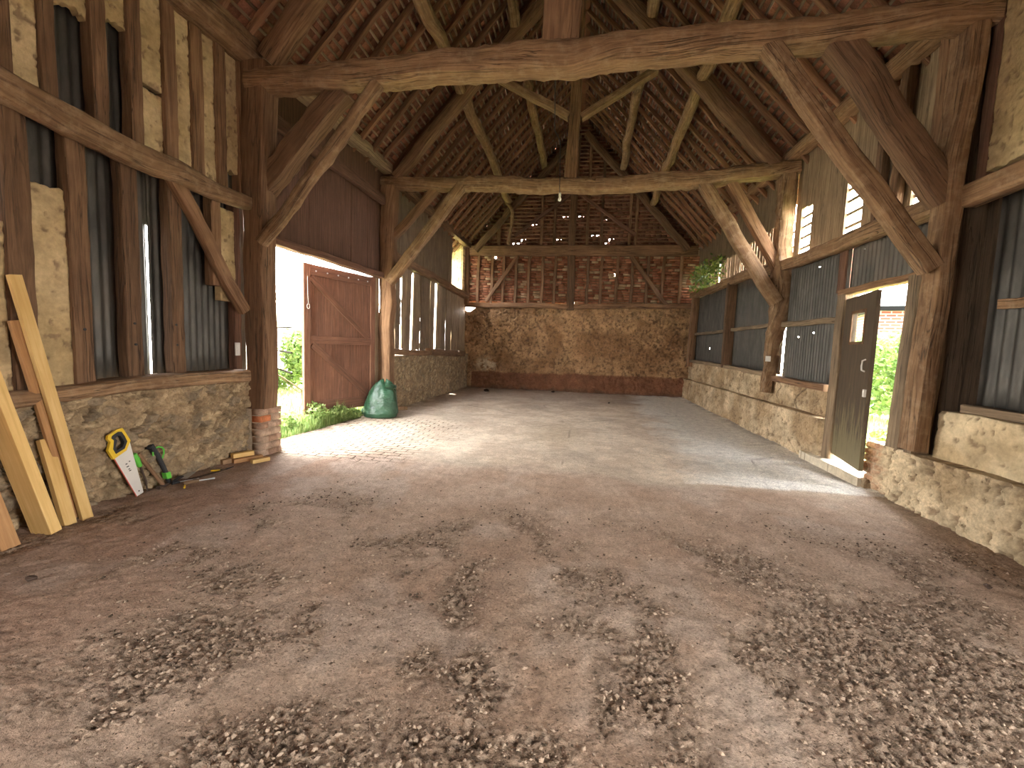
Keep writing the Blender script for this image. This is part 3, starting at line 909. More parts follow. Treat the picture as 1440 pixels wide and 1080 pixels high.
T('corner_post', [(3.2, YB - .3, 1.0), (3.22, YB - .3, 3.1)], (.2, .2), 'oak', 'dark corner post where end wall meets the narrow-door side', 'post', boxy=8, seed=S(), up=(0, 1, 0))
T('corner_post', [(-3.92, YB - .1, 2.75), (-3.95, YB - .1, 4.6)], (.18, .2), 'oak', 'corner post beside the tall slot opening in the far corner', 'post', boxy=8, seed=S(), up=(0, 1, 0))
T('door_post', [(-4.0, 7.785, .1), (-4.0, 7.785, 2.62)], (.1, .25), 'grey', 'slim split post the big boarded door leaf hangs from', 'post', boxy=6, seed=S(), up=(0, 1, 0))

# knee braces
def brace(a, b, w, d, y, mat, label, boxy=6, name='knee_brace', **kw):
    m_ = ((a[0] + b[0]) / 2 + kw.pop('bx', 0), y, (a[1] + b[1]) / 2 + kw.pop('bz', 0))
    T(name, [(a[0], y, a[1]), m_, (b[0], y, b[1])], (w, d), mat, label, 'brace', boxy=boxy, seed=S(), up=(0, 1, 0), **kw)
brace((-3.86, 3.05), (-2.78, 4.165), .25, .2, T1 + .06, 'oak', 'thick squared brace from post to near tie beam over the wide doorway', wob=.012, rough=.008)
brace((-3.70, 2.48), (-2.30, 4.15), .14, .14, T1 - .06, 'beam', 'long round pole brace under the near tie beam by the wide doorway', boxy=2.3, wob=.016, bz=-.03, rough=.006)
brace((3.16, 2.86), (2.14, 4.34), .25, .2, T1 + .04, 'oak', 'broad upper brace under the near tie beam above the narrow door')
brace((3.05, 2.23), (1.5, 4.285), .165, .15, T1 - .05, 'beam', 'long lower brace sweeping from near tie beam down to the narrow door')
brace((-3.76, 3.4), (-2.86, 4.32), .14, .16, T2 + .04, 'oak', 'short brace under the middle tie beam above the boarded door')
brace((-3.76, 2.56), (-2.36, 4.34), .19, .17, T2 - .04, 'beam', 'long squared brace under the middle tie beam near the green sack', bz=-.03)
brace((3.16, 2.86), (2.3, 4.28), .17, .16, T2 + .04, 'oak', 'short upper brace under the middle tie beam on the crooked post')
brace((3.14, 2.3), (1.84, 4.28), .2, .17, T2 - .04, 'beam', 'long forked brace from the middle tie beam to the crooked post', bz=-.02)

# king posts, principals, struts
T('king_post', [(-.37, T1, 4.42), (-.37, T1, 8.1)], (.37, .2), 'oak', 'wide king post standing on the near tie beam', 'king post', boxy=9, seed=S(), up=(0, 1, 0))
T('king_post', [(-.385, T2, 4.38), (-.35, T2, 5.5), (-.35, T2, 8.1)], [(.22, .2), (.18, .2), (.2, .2)], 'oak', 'king post on the middle tie beam with struts fanning from it', 'king post', boxy=9, wob=.004, seed=S(), up=(0, 1, 0))
T('king_post', [(-.56, YB + .02, 4.66), (-.5, YB + .02, 8.0)], (.21, .16), 'oak', 'king post rising in the gable of the end wall', 'king post', boxy=9, wob=.004, seed=S(), up=(0, 1, 0))
T('king_post', [(-.49, YB - .03, 2.64), (-.53, YB - .03, 4.35)], (.24, .16), 'oak', 'pale squared post centred among the brick panels of the end wall', 'post', boxy=9, wob=.004, seed=S(), up=(0, 1, 0))
def principal(y, side, w, label, mat='oak', x0=3.3, x1=.12):
    pts = []
    for f in (0, .35, .7, 1):
        x = XC + side * (x0 * (1 - f) + x1 * f)
        z = roofz(x) - .44 + (.03 if f == .35 else 0)
        pts.append((x, y, z))
    T('principal_rafter', pts, (w, .2), mat, label, 'rafter', boxy=5, wob=.016, seed=S(), up=(0, 1, 0), nseg=18)
principal(T1, -1, .26, 'heavy principal rafter rising from near tie beam on the wide-doorway side')
principal(T1, 1, .24, 'heavy principal rafter rising from near tie beam on the narrow-door side')
principal(T2, -1, .19, 'principal rafter above the middle tie beam, wide-doorway slope')
principal(T2, 1, .22, 'principal rafter above the middle tie beam, narrow-door slope')
principal(YB - .15, -1, .18, 'principal rafter of the end truss, wide-doorway slope')
principal(YB - .15, 1, .2, 'principal rafter of the end truss, narrow-door slope')
T('raking_strut', [(-.45, T2, 5.46), (-1.78, T2, 6.2)], (.11, .17), 'beam', 'raking strut from the middle king post toward the wide-doorway slope', 'strut', boxy=7, seed=S(), up=(0, 1, 0))
T('raking_strut', [(-.25, T2, 5.43), (.98, T2, 6.14)], (.11, .17), 'beam', 'raking strut from the middle king post toward the narrow-door slope', 'strut', boxy=7, seed=S(), up=(0, 1, 0))
T('crooked_prop', [(-2.72, YB - .3, 6.02), (-2.42, YB - .28, 5.75), (-2.45, YB - .22, 5.2), (-2.55, YB - .2, 4.66)], (.1, .1), 'beam', 'thin crooked prop standing on the end wall tie beam', 'prop', boxy=3, seed=S(), up=(0, 1, 0))

# purlins
T('purlin', [(-2.33, 3.6, 6.03), (-2.38, T1, 6.0), (-2.42, T2, 6.02), (-2.5, 11, 6.03), (-2.58, 13.95, 5.98)], (.2, .2), 'beam', 'lower round purlin along the wide-doorway roof slope', 'purlin', boxy=2.4, wob=.022, seed=S())
T('purlin', [(-1.40, 3.6, 7.05), (-1.45, T2, 7.05), (-1.5, 13.95, 7.1)], (.19, .19), 'beam', 'upper round purlin high on the wide-doorway roof slope', 'purlin', boxy=2.4, wob=.022, seed=S())
T('purlin', [(1.70, 3.6, 5.98), (1.72, T2, 5.97), (1.83, 13.95, 5.88)], (.2, .2), 'beam', 'lower round purlin along the narrow-door roof slope', 'purlin', boxy=2.4, wob=.02, seed=S())
T('purlin', [(.8, 3.6, 6.98), (.84, T2, 7.0), (.92, 13.95, 6.92)], (.2, .2), 'beam', 'upper round purlin high on the narrow-door roof slope', 'purlin', boxy=2.4, wob=.02, seed=S())

# wall plates
T('wall_plate', [(-3.9, 1.6, 4.58), (-3.88, 4.62, 4.6)], (.24, .3), 'beam', 'hewn wall plate above the plaster and stud panels of the near bay', 'wall plate', boxy=5, seed=S())
T('wall_plate', [(-3.9, 4.64, 4.7), (-3.9, 6.3, 4.74), (-3.88, 8.0, 4.7)], [(.24, .2), (.25, .22), (.22, .2)], 'grey', 'gnarled wall plate over the wide doorway boarding', 'wall plate', boxy=3.5, wob=.02, seed=S())
T('wall_plate', [(-3.92, 8.02, 4.66), (-3.92, 14.0, 4.66)], (.2, .18), 'oak', 'far wall plate above the ragged boards, wide-doorway side', 'wall plate', boxy=5, seed=S())
T('wall_plate', [(3.22, 2.0, 4.6), (3.22, 4.62, 4.62)], (.22, .22), 'oak', 'wall plate above the near plaster on the narrow-door side', 'wall plate', boxy=5, seed=S())
T('wall_plate', [(3.22, 4.64, 4.55), (3.22, 8.0, 4.66)], (.22, .16), 'beam', 'middle wall plate over the bright board gaps, narrow-door side', 'wall plate', boxy=5, seed=S())
T('wall_plate', [(3.22, 8.02, 4.7), (3.22, 14.0, 4.82)], (.2, .18), 'oak', 'far wall plate above the ivy on the narrow-door side', 'wall plate', boxy=5, seed=S())

# wide-doorway side: rails, sills, brace
T('mid_rail', [(-3.87, 1.4, 3.08), (-3.87, 2.42, 3.0), (-3.86, 3.35, 2.9), (-3.86, 4.47, 2.915)], [(.15, .22), (.15, .2), (.15, .22), (.14, .15)], 'beam',
  'rough-split horizontal rail nailed across the studs of the near bay', 'rail', boxy=3.5, wob=.012, seed=S(), nseg=20, seg=.07)
T('slanting_brace', [(-3.885, 3.56, 2.93), (-3.885, 3.95, 2.38), (-3.885, 4.43, 1.7)], (.14, .08), 'oak', 'slanting brace from the rail down to the post, in front of metal sheet', 'brace', boxy=7, seed=S(), up=(1, 0, 0))
T('sill_beam', [(-3.93, 1.4, .92), (-3.93, 2.6, .925), (-3.93, 3.16, .96), (-3.93, 3.62, .975), (-3.93, 4.4, .955)], [(.3, .12), (.3, .11), (.28, .12), (.28, .13), (.28, .15)], 'beam',
  'bowed cracked sill beam lying on the flint footing', 'sill', boxy=5, wob=.008, seed=S(), seg=.07)
T('mid_rail', [(-3.86, 4.7, 4.04), (-3.86, 6.0, 4.05), (-3.86, 7.85, 4.07)], (.1, .17), 'brown', 'flat rail across the red-brown boards over the wide doorway', 'rail', boxy=8, seed=S())
T('door_lintel', [(-3.9, 4.7, 2.62), (-3.9, 7.85, 2.68)], (.14, .1), 'brown', 'thin timber lintel along the head of the wide doorway', 'lintel', boxy=8, wob=.003, seed=S())
T('mid_rail', [(-3.9, 8.06, 3.16), (-3.9, 9.4, 3.14), (-3.9, 11.5, 3.08), (-3.9, 13.95, 3.0)], (.16, .18), 'oak', 'far rail above the ragged boards on the wide-doorway side', 'rail', boxy=6, seed=S())
T('sill_beam', [(-3.92, 8.08, 1.22), (-3.92, 10.3, 1.18)], (.26, .12), 'oak', 'sill on the rough footing just past the wide doorway', 'sill', boxy=6, seed=S())
T('sill_beam', [(-3.9, 10.45, 1.2), (-3.9, 12.4, 1.15), (-3.9, 13.6, 1.13)], (.2, .18), 'oak', 'far sill on the rough footing near the end wall', 'sill', boxy=6, seed=S())

# studs of the near bay
ordn = ['first', 'second', 'third', 'fourth', 'fifth', 'sixth', 'seventh', 'eighth', 'ninth', 'tenth', 'eleventh', 'twelfth', 'thirteenth', 'fourteenth', 'fifteenth', 'sixteenth', 'seventeenth', 'eighteenth', 'nineteenth', 'twentieth', 'twenty-first', 'twenty-second', 'twenty-third', 'twenty-fourth', 'twenty-fifth']
low = [(4.064, 4.183, 1.95, 2.86), (3.587, 3.722, 1.02, 2.86), (3.163, 3.303, 1.0, 2.85), (2.772, 2.91, .97, 2.9), (2.40, 2.55, .97, 2.95)]
low_studs = []
for i, (a, b, z0, z1) in enumerate(low):
    low_studs.append(T('stud', [(-3.985, (a + b) / 2, z0), (-3.985, (a + b) / 2, z1 + .06)], (.11, b - a), 'oak',
      ('short stud stub above the slanting brace', 'stud below the rail, second back from the doorway post', 'stud below the rail, third back from the doorway post', 'stud below the rail just past the tall plaster slab', 'wide stud below the rail behind the leaning boards')[i],
      'stud', 'studs below the near rail', boxy=9, wob=.0015, seed=S(), up=(0, 1, 0)))
for k, y, z in ((3, 2.84, 1.42), (2, 3.23, 1.49), (2, 3.235, 1.305), (1, 3.625, 1.50), (1, 3.63, 1.305)):   # dark peg holes
    mb = MB(); tube(mb, [(-3.95, y, z), (-3.926, y, z)], .011, 10)
    mb.build('peg_hole', M['black'], low_studs[k])['label'] = 'dark round peg hole'
upp = [(4.46, 4.55), (4.162, 4.29), (3.867, 4.006), (3.585, 3.714), (3.275, 3.386), (2.982, 3.098), (2.647, 2.752), (2.40, 2.494)]
for i, (a, b) in enumerate(upp):
    T('stud', [(-3.985, (a + b) / 2, 2.95), (-3.985, (a + b) / 2, 4.5)], (.11, b - a), 'oak',
      'upper stud above the near rail, %s back from the doorway post' % ordn[i], 'stud', 'studs above the near rail', boxy=9, wob=.0015, seed=S(), up=(0, 1, 0))
T('stud', [(-4.02, 4.44, 1.0), (-4.02, 4.44, 2.95)], (.1, .09), 'brown', 'thin dark stud tight against the doorway post, near side', 'stud', boxy=9, wob=.002, seed=S(), up=(0, 1, 0))

# plaster panels between them
def daub(label, y0, y1, z0, z1, seed, x=XL - .03, top=0.0, bottom=0.0, group=None, face=1):
    h, c = cob_fn(seed, (.44, .32, .165), (.58, .44, .25), depth=.022, pits=.63, pit=(.2, .13, .08))
    W = y1 - y0
    def topf(u): return 1 - top * (.4 + .9 * fbm(u * 16, u * 0, seed, 3))
    o = relief('daub_panel', (x, y0, z0), (0, 1, 0), (0, 0, 1), (face, 0, 0), lin(0, W, .009), lin(0, z1 - z0, .012), h, c, M['daub'], .07, topfn=topf)
    if bottom:                                            # broken lower edge
        me = o.data
        co = np.zeros(len(me.vertices) * 3); me.vertices.foreach_get('co', co); co = co.reshape(-1, 3)
        u = co[:, 1] - y0; H = z1 - z0
        lift = bottom * (.3 + 1.2 * fbm(u * 13, u * 0, seed + 3, 3))
        co[:, 2] += lift * (1 - (co[:, 2] - z0) / H)
        me.vertices.foreach_set('co', co.ravel()); me.update()
    return thing(o, label, 'plaster panel', 'daub panels between the studs')
daub('tall cracked tan plaster slab with broken top, between two studs below the rail', 2.556, 2.77, .97, 2.53, 700, top=.05)
daub('tan plaster panel above the rail in the gap nearest the doorway post', 4.30, 4.458, 3.12, 4.5, 701, bottom=.12)
daub('tan plaster panel above the rail, second gap from the doorway post', 4.01, 4.16, 2.95, 4.5, 702)
daub('tan plaster panel above the rail, third gap from the doorway post', 3.716, 3.865, 2.95, 4.5, 703)
daub('upper part of split plaster panel above the rail', 3.388, 3.583, 3.62, 4.5, 704)
daub('lower part of split plaster panel resting on the rail', 3.388, 3.583, 2.95, 3.585, 705, top=.01)
daub('plaster remnant hanging over the narrower dark metal gap', 3.10, 3.273, 3.78, 4.5, 706, bottom=.14)
daub('plaster remnant with ragged edge over the wider dark metal gap', 2.754, 2.98, 3.6, 4.5, 707, bottom=.22)
daub('holed plaster panel above the rail, last before the frame edge', 2.496, 2.645, 3.0, 4.5, 708)
daub('small plaster strip above the slanting brace beside the post', 4.185, 4.39, 1.8, 2.8, 709)
daub('plaster strip behind the tops of the leaning boards', 2.2, 2.398, .97, 2.2, 710, top=.06)

# corrugated sheets
def sheet(label, x, y0, y1, z0, z1, pitch=.076, amp=.009, group='corrugated metal sheets', holes=(), tilt=0.0, dz=None):
    n = max(8, int((y1 - y0) / pitch * 8)); m_ = max(2, int((z1 - z0) / .25))
    if holes: m_ = max(8, int((z1 - z0) / .016))
    mb = MB()
    ys, zs = np.linspace(y0, y1, n), np.linspace(z0, z1, m_)
    V = [(x + amp * math.sin((y - y0) / pitch * 2 * PI) + tilt * (z - z0), y, z) for z in zs for y in ys]
    F = []
    for i in range(m_ - 1):
        for k in range(n - 1):
            cy, cz = (ys[k] + ys[k + 1]) / 2, (zs[i] + zs[i + 1]) / 2
            if any(abs(cy - a) < r and abs(cz - b) < r for a, b, r in holes): continue
            F.append((i * n + k, i * n + k + 1, (i + 1) * n + k + 1, (i + 1) * n + k))
    mb.add(V, F, [(v[1], v[2]) for v in V])
    o = mb.build('corrugated_sheet', M['sheet'], smooth=True)
    s = o.modifiers.new('thick', 'SOLIDIFY'); s.thickness = .0012
    return thing(o, label, 'metal sheet', group)
sheet('dark corrugated sheet behind the studs, left of the thin light slit', XL - .17, 2.0, 3.505, .95, 4.05)
sheet('dark corrugated sheet behind the studs between light slit and doorway post', XL - .17, 3.518, 4.69, .95, 4.05)
sheet('narrow metal strip closing the top of the thin light slit', XL - .19, 3.43, 3.6, 2.42, 4.05)
sheet('corrugated sheet between end wall and far stud, beside a bright chink', XR + .13, 10.5, 14.1, 1.05, 3.05, holes=((12.3, 1.55, .022),))
sheet('corrugated sheet between the far stud and crooked post', XR + .13, 8.0, 10.48, 1.0, 3.0)
sheet('pierced corrugated sheet between crooked post and narrow door frame', XR + .12, 6.5, 7.9, .95, 2.95, holes=((7.0, 2.72, .012), (7.5, 2.55, .009), (7.45, 1.72, .009), (7.0, 1.76, .008)))
sheet('narrow corrugated strip lapped beside the narrow door frame', XR + .10, 6.2, 6.52, .95, 2.9)
sheet('corrugated sheet over the narrow door', XR + .13, 4.72, 6.24, 2.26, 2.95, holes=((6.0, 2.74, .01), (5.35, 2.6, .01), (5.3, 2.54, .01)))
sheet('coarse corrugated sheet in the recess beside the near post', XR + .33, 1.8, 4.62, .9, 3.0, pitch=.11, amp=.014)

# narrow-door side: rails, sills, battens, studs
T('mid_rail', [(3.22, 4.72, 2.87), (3.22, 6.4, 2.88), (3.2, 7.96, 2.90)], [(.16, .2), (.16, .18), (.15, .17)], 'beam', 'rail over the narrow door, under the bright board gaps', 'rail', boxy=5, seed=S())
T('mid_rail', [(3.2, 8.0, 2.96), (3.2, 10.8, 3.04), (3.2, 13.9, 3.13)], [(.18, .2), (.16, .18), (.16, .18)], 'beam', 'far rail from crooked post to end wall, ivy above it', 'rail', boxy=4, wob=.016, seed=S())
T('mid_rail', [(3.28, 1.9, 2.9), (3.28, 4.5, 2.86)], (.16, .2), 'beam', 'rail with a bright broken splinter beside the near post', 'rail', boxy=5, seed=S())
T('batten', [(3.27, 8.04, 1.95), (3.27, 10.46, 1.96)], (.06, .07), 'grey', 'thin batten across the sheet between far stud and crooked post', 'batten', boxy=8, wob=.004, seed=S())
T('batten', [(3.27, 10.54, 1.95), (3.27, 13.7, 1.97)], (.06, .07), 'grey', 'thin batten across the sheet next to the end wall', 'batten', boxy=8, wob=.004, seed=S())
T('batten', [(3.26, 6.24, 1.9), (3.26, 7.86, 1.93)], (.06, .08), 'grey', 'thin batten across the pierced sheet by the narrow door', 'batten', boxy=8, wob=.004, seed=S())
T('batten', [(3.46, 1.9, 1.89), (3.46, 4.3, 1.9)], (.06, .085), 'beam', 'pale batten across the coarse sheet beside the near post', 'batten', boxy=8, wob=.004, seed=S())
T('sill_board', [(3.2, 8.1, 1.08), (3.2, 10.4, 1.13)], (.14, .08), 'grey', 'sill board under the sheet next to the crooked post', 'sill', boxy=8, wob=.003, seed=S())
T('sill_board', [(3.2, 10.6, 1.14), (3.2, 13.6, 1.18)], (.14, .08), 'grey', 'sill board under the sheet next to the end wall', 'sill', boxy=8, wob=.003, seed=S())
T('sill_board', [(3.2, 6.22, 1.0), (3.2, 7.8, 1.03)], (.16, .09), 'oak', 'thick sill board under the pierced sheet by the narrow door', 'sill', boxy=8, wob=.003, seed=S())
T('sill_board', [(3.4, 1.9, .98), (3.4, 4.4, .98)], (.14, .1), 'grey', 'mossy sill board under the coarse sheet beside the near post', 'sill', boxy=8, wob=.003, seed=S())
T('stud', [(3.22, 10.5, 1.1), (3.22, 10.5, 3.0)], (.2, .14), 'oak', 'dark stud halfway between crooked post and end wall', 'stud', boxy=9, wob=.004, seed=S(), up=(0, 1, 0))
T('stud', [(3.32, 6.35, 2.26), (3.32, 6.35, 2.9)], (.1, .16), 'brown', 'short dark stud above the corner of the narrow door', 'stud', boxy=9, wob=.003, seed=S(), up=(0, 1, 0))
for i, (y, lb) in enumerate(((4.95, 'stud behind the broad brace, next to the near post, narrow-door side'), (5.45, 'stud behind the broad brace, second from the near post, narrow-door side'), (5.75, 'stud above the bright gaps, third from the near post, narrow-door side'))):
    T('stud', [(3.28, y, 2.94), (3.28, y, 4.6)], (.08, .12), 'oak', lb, 'stud', 'studs high above the narrow door', boxy=9, wob=.004, seed=S(), up=(0, 1, 0))
T('stud', [(3.38, 4.51, 3.0), (3.38, 4.51, 4.6)], (.1, .1), 'brown', 'dark stud in the recess beside the top of the near post', 'stud', boxy=9, seed=S(), up=(0, 1, 0))
daub('large tan plaster panel high beside the near post, narrow-door side', 1.9, 4.45, 3.0, 4.6, 720, x=XR + .14, face=-1, bottom=.05)

# end wall: studs and braces of the brick zone, sole rail, gable studs
T('sole_rail', [(-3.96, YB - .02, 2.755), (-.6, YB - .02, 2.75), (3.2, YB - .02, 2.83)], (.16, .16), 'oak', 'horizontal rail between the rough render and brick panels of end wall', 'rail', boxy=6, wob=.012, seed=S())
bx = [-3.56, -3.08, -2.72, -2.29, -1.87, -1.43, -1.03, 0.0, .42, .9, 1.37, 1.84, 2.3, 2.81]
for i, x in enumerate(bx):
    nm = ('%s stud from the slot opening, in the brick part of end wall' % ordn[i]) if i < 7 else ('%s stud past the pale centre post, in the brick part of end wall' % ordn[i - 7])
    T('stud', [(x - .01, YB + .0, 2.82), (x + .01, YB + .0, 4.36)], (.085, .12), 'oak', nm, 'stud', 'studs among the brick panels', boxy=8, wob=.008, seed=S(), up=(0, 1, 0))
T('slanting_brace', [(-3.27, YB - .06, 2.86), (-2.25, YB - .06, 4.33)], (.12, .09), 'oak', 'slanting brace across the brick panels near the slot opening', 'brace', boxy=7, seed=S(), up=(0, 1, 0))
T('slanting_brace', [(2.42, YB - .06, 2.86), (1.3, YB - .06, 4.33)], (.13, .09), 'oak', 'slanting brace across the brick panels near the ivy', 'brace', boxy=7, seed=S(), up=(0, 1, 0))
for i, (x, w) in enumerate(((-2.92, .1), (-1.53, .08), (-1.11, .08), (-.07, .09), (.37, .08), (1.23, .08), (1.42, .08))):
    T('gable_stud', [(x, YB + .12, 4.66), (x, YB + .12, roofz(x) - .2)], (w, .07), 'oak',
      '%s stud of the dark gable, counted from the wide-doorway side' % ordn[i], 'stud', 'studs of the end gable', boxy=9, wob=.004, seed=S(), up=(0, 1, 0))
T('gable_brace', [(-2.4, YB + .06, 5.0), (-.6, YB + .06, 6.3)], (.1, .06), 'brown', 'dark diagonal brace in the gable, wide-doorway side', 'brace', boxy=8, seed=S(), up=(0, 1, 0))
T('gable_brace', [(1.4, YB + .06, 5.0), (-.4, YB + .06, 6.3)], (.1, .06), 'brown', 'dark diagonal brace in the gable, narrow-door side', 'brace', boxy=8, seed=S(), up=(0, 1, 0))

# common rafters: one of each slope built, then copied along it
def rafters():
    for side, ys, nm in ((-1, [4.1 + .4 * i for i in range(25)], 'wide-doorway'), (1, [4.9 + .4 * i for i in range(23)], 'narrow-door')):
        protos = []
        for k in range(4):
            x0 = XC + side * 3.85
            pts = [(x0, 0, roofz(x0)), (XC + side * 1.9, 0, roofz(XC + side * 1.9) - .01 * (k - 1.5)), (XC + side * .03, 0, roofz(XC + side * .03))]
            protos.append(timber('common_rafter', pts, (.062, .085), M['rafter'], up=(0, 0, 1), boxy=5, wob=.012, seed=S(), seg=.25, nseg=12))
        r = random.Random(4 + side)
        for i, y in enumerate(ys):
            k = i % 4
            if i < 4: o = protos[k]
            else: o = link(protos[k].copy())
            o.location = (0, y + r.uniform(-.03, .03), 0)
            if y > T2 + .1: w = '%s beyond the middle tie beam' % ordn[sum(1 for q in ys[:i] if q > T2 + .1)]
            elif y > T1: w = '%s beyond the near tie beam' % ordn[sum(1 for q in ys[:i] if q > T1)]
            else: w = '%s one short of the near tie beam' % ordn[i]
            thing(o, 'thin rafter on the %s roof slope, %s' % (nm, w), 'rafter', 'common rafters of the %s slope' % nm)
rafters()

# ragged loose boards below the far rail, wide-doorway side
def ragged(y0, y1, z0, z1, lean=0.0, dx=0.0, cut0=0.0, cut1=0.0):
    r = random.Random(int(y0 * 1000) + int(z0 * 100))
    mb = MB(); n = 12
    V = []
    if round(y1, 2) not in (8.6, 8.93, 9.39, 11.02, 12.5): y1 += .035; dx += .012
    for i in range(n + 1):
        f = i / n; z = z0 + (z1 - z0) * f
        a = y0 + lean * f + r.uniform(-.012, .012); b = y1 + lean * f + r.uniform(-.012, .012)
        for x in (-.013, .013): V += [(x, a, z), (x, b, z)]
    # ragged ends
    V[0] = (V[0][0], V[0][1], V[0][2] + cut0); V[2] = (V[2][0], V[2][1], V[2][2] + cut0)
    V[-3] = (V[-3][0], V[-3][1], V[-3][2] - cut1); V[-1] = (V[-1][0], V[-1][1], V[-1][2] - cut1)
    F = []
    for i in range(n):
        o_ = i * 4
        F += [(o_, o_ + 1, o_ + 5, o_ + 4), (o_ + 3, o_ + 2, o_ + 6, o_ + 7), (o_ + 2, o_, o_ + 4, o_ + 6), (o_ + 1, o_ + 3, o_ + 7, o_ + 5)]
    F += [(0, 2, 3, 1), (n * 4, n * 4 + 1, n * 4 + 3, n * 4 + 2)]
    q = r.random() * 9
    mb.add([(XL - .05 + dx + v[0], v[1], v[2]) for v in V], F, [(v[1] + v[0] * 2 + q, v[2] + q) for v in V])
    return weld(mb.build('weathered_board', M['grey']))
rb = [(8.06, 8.45, 1.24, 3.12, 0, 0), (8.46, 8.60, 1.70, 2.08, 0, 0), (8.46, 8.60, 2.68, 3.12, 0, .01), (8.615, 8.80, 1.24, 3.12, 0, 0), (8.80, 8.93, 1.8, 2.4, 0, -.01), (8.80, 8.93, 2.8, 3.1, 0, 0),
      (8.94, 9.16, 1.24, 3.1, .03, 0), (9.15, 9.39, 1.24, 3.1, .09, .012), (9.52, 9.76, 1.24, 3.1, .09, 0), (9.78, 10.02, 1.24, 3.08, .06, -.03), (10.03, 10.33, 1.2, 3.06, 0, .01), (10.34, 10.68, 1.22, 3.06, 0, -.02),
      (10.7, 11.02, 1.2, 3.04, .05, 0), (11.13, 11.5, 1.2, 3.04, .06, .01), (11.52, 11.95, 1.2, 3.02, .02, -.02), (11.97, 12.4, 1.2, 3.02, 0, .01), (12.41, 12.5, 1.82, 3.0, 0, 0), (12.5, 12.98, 1.16, 3.0, 0, 0), (13.0, 14.06, 1.16, 2.98, 0, -.01)]
rl = ['board tight behind the doorway post', 'short patch of board between two bright holes by the doorway post', 'short hanging board above the first bright hole', 'thin upright board between the first two bright holes', 'short patch between the upper and lower bright slots', 'stub of board above the second bright slot',
      'upright board just past the second bright slot', 'leaning board before the long bright slit', 'leaning board just past the long bright slit', 'recessed dark board, second past the long slit', 'board third past the long slit', 'recessed board fourth past the long slit',
      'board just before the faint middle slit', 'board just past the faint middle slit', 'recessed board between faint slit and far chink', 'board just before the far chink', 'narrow stub above the far chink', 'board just past the far chink', 'last board before the end wall']
for i, (a, l) in enumerate(zip(rb, rl)):
    thing(ragged(*a, cut0=random.Random(i).uniform(0, .06), cut1=random.Random(i + 50).uniform(0, .05)), 'ragged weathered ' + l, 'board', 'ragged boards past the wide doorway')
# jamb of the slot opening in the far corner
h, c = cob_fn(740, (.6, .44, .24), (.78, .6, .35), depth=.03)
o = relief('plaster_jamb', (-4.5, 13.52, 3.1), (1, 0, 0), (0, 0, 1), (0, -1, 0), lin(0, .56, .02), lin(0, 1.5, .03), h, c, M['daub'], .25)
thing(o, 'bright plaster jamb lit inside the slot opening in the far corner', 'plaster panel')
# ------------------------------------------------------------------ doors
def bmesh_box(name, mat, parent, boxes, bevel=.004, along='z'):
    mb = MB()
    for b in boxes: abox(mb, *b, along=along, off=rng.random() * 9)
    o = mb.build(name, mat, parent)
    if bevel:
        m = o.modifiers.new('soft', 'BEVEL'); m.width = bevel; m.segments = 2; m.limit_method = 'ANGLE'
    return o

def slat(name, mat, parent, a, b, w, t, y):
    """flat board from a to b (x,z) lying at depth y"""
    mb = MB()
    A, B = Vector((a[0], y, a[1])), Vector((b[0], y, b[1]))
    d = (B - A)
    box(mb, (A + B) / 2, d.normalized().cross(Vector((0, 1, 0))) * w / 2, (0, t / 2, 0), d / 2, off=rng.random() * 9)
    return mb.build(name, mat, parent)

def big_door():
    root = empty('door_1', (-3.94, 7.64, .2), math.atan2(-1.46, -.46))
    tag(root, 'tall red-brown boarded door leaf standing ajar in the wide doorway', 'door', kind='structure')
    W, H = 1.52, 2.4
    mb = MB(); n = 11
    for i in range(n):
        x0 = W * i / n
        abox(mb, x0 + .002, x0 + W / n - .002, -.014 - .002 * (i % 2), .012, 0, H, 'z', rng.random() * 20)
    mb.build('board_panel', M['door'], root)
    for x0, x1 in ((0.0, .11), (W - .12, W)):
        bmesh_box('stile', M['door'], root, [(x0, x1, .012, .04, 0, H)])
    for z0, z1 in ((H - .17, H - .03), (1.14, 1.27), (.02, .2)):
        bmesh_box('rail', M['door'], root, [(.11, W - .12, .012, .038, z0, z1)], along='x')
    slat('diagonal_brace', M['door'], root, (W - .13, H - .2), (.16, 1.28), .11, .026, .026)
    slat('diagonal_brace', M['door'], root, (W - .16, 1.13), (.13, .22), .12, .026, .026)
    for k in range(6):
        mb = MB(); tube(mb, [(.2 + .22 * k, .036, H - .1), (.2 + .22 * k, .05, H - .1)], .012, 8)
        mb.build('bolt', M['chrome'], root)
    mb = MB()
    tube(mb, [(W - .06, .05, H - .2), (W - .062, .05, H - .5), (W - .07, .052, H - .62)], .0022, 6)
    for k in range(10):
        q = k / 9 * 2 * PI
    tube(mb, [(W - .07 + .025 * math.cos(k / 10 * 2 * PI), .052, H - .67 + .04 * math.sin(k / 10 * 2 * PI)) for k in range(11)], .003, 6)
    tag(mb.build('hook_latch', M['white'], root), 'pale hanging hook latch')
big_door()

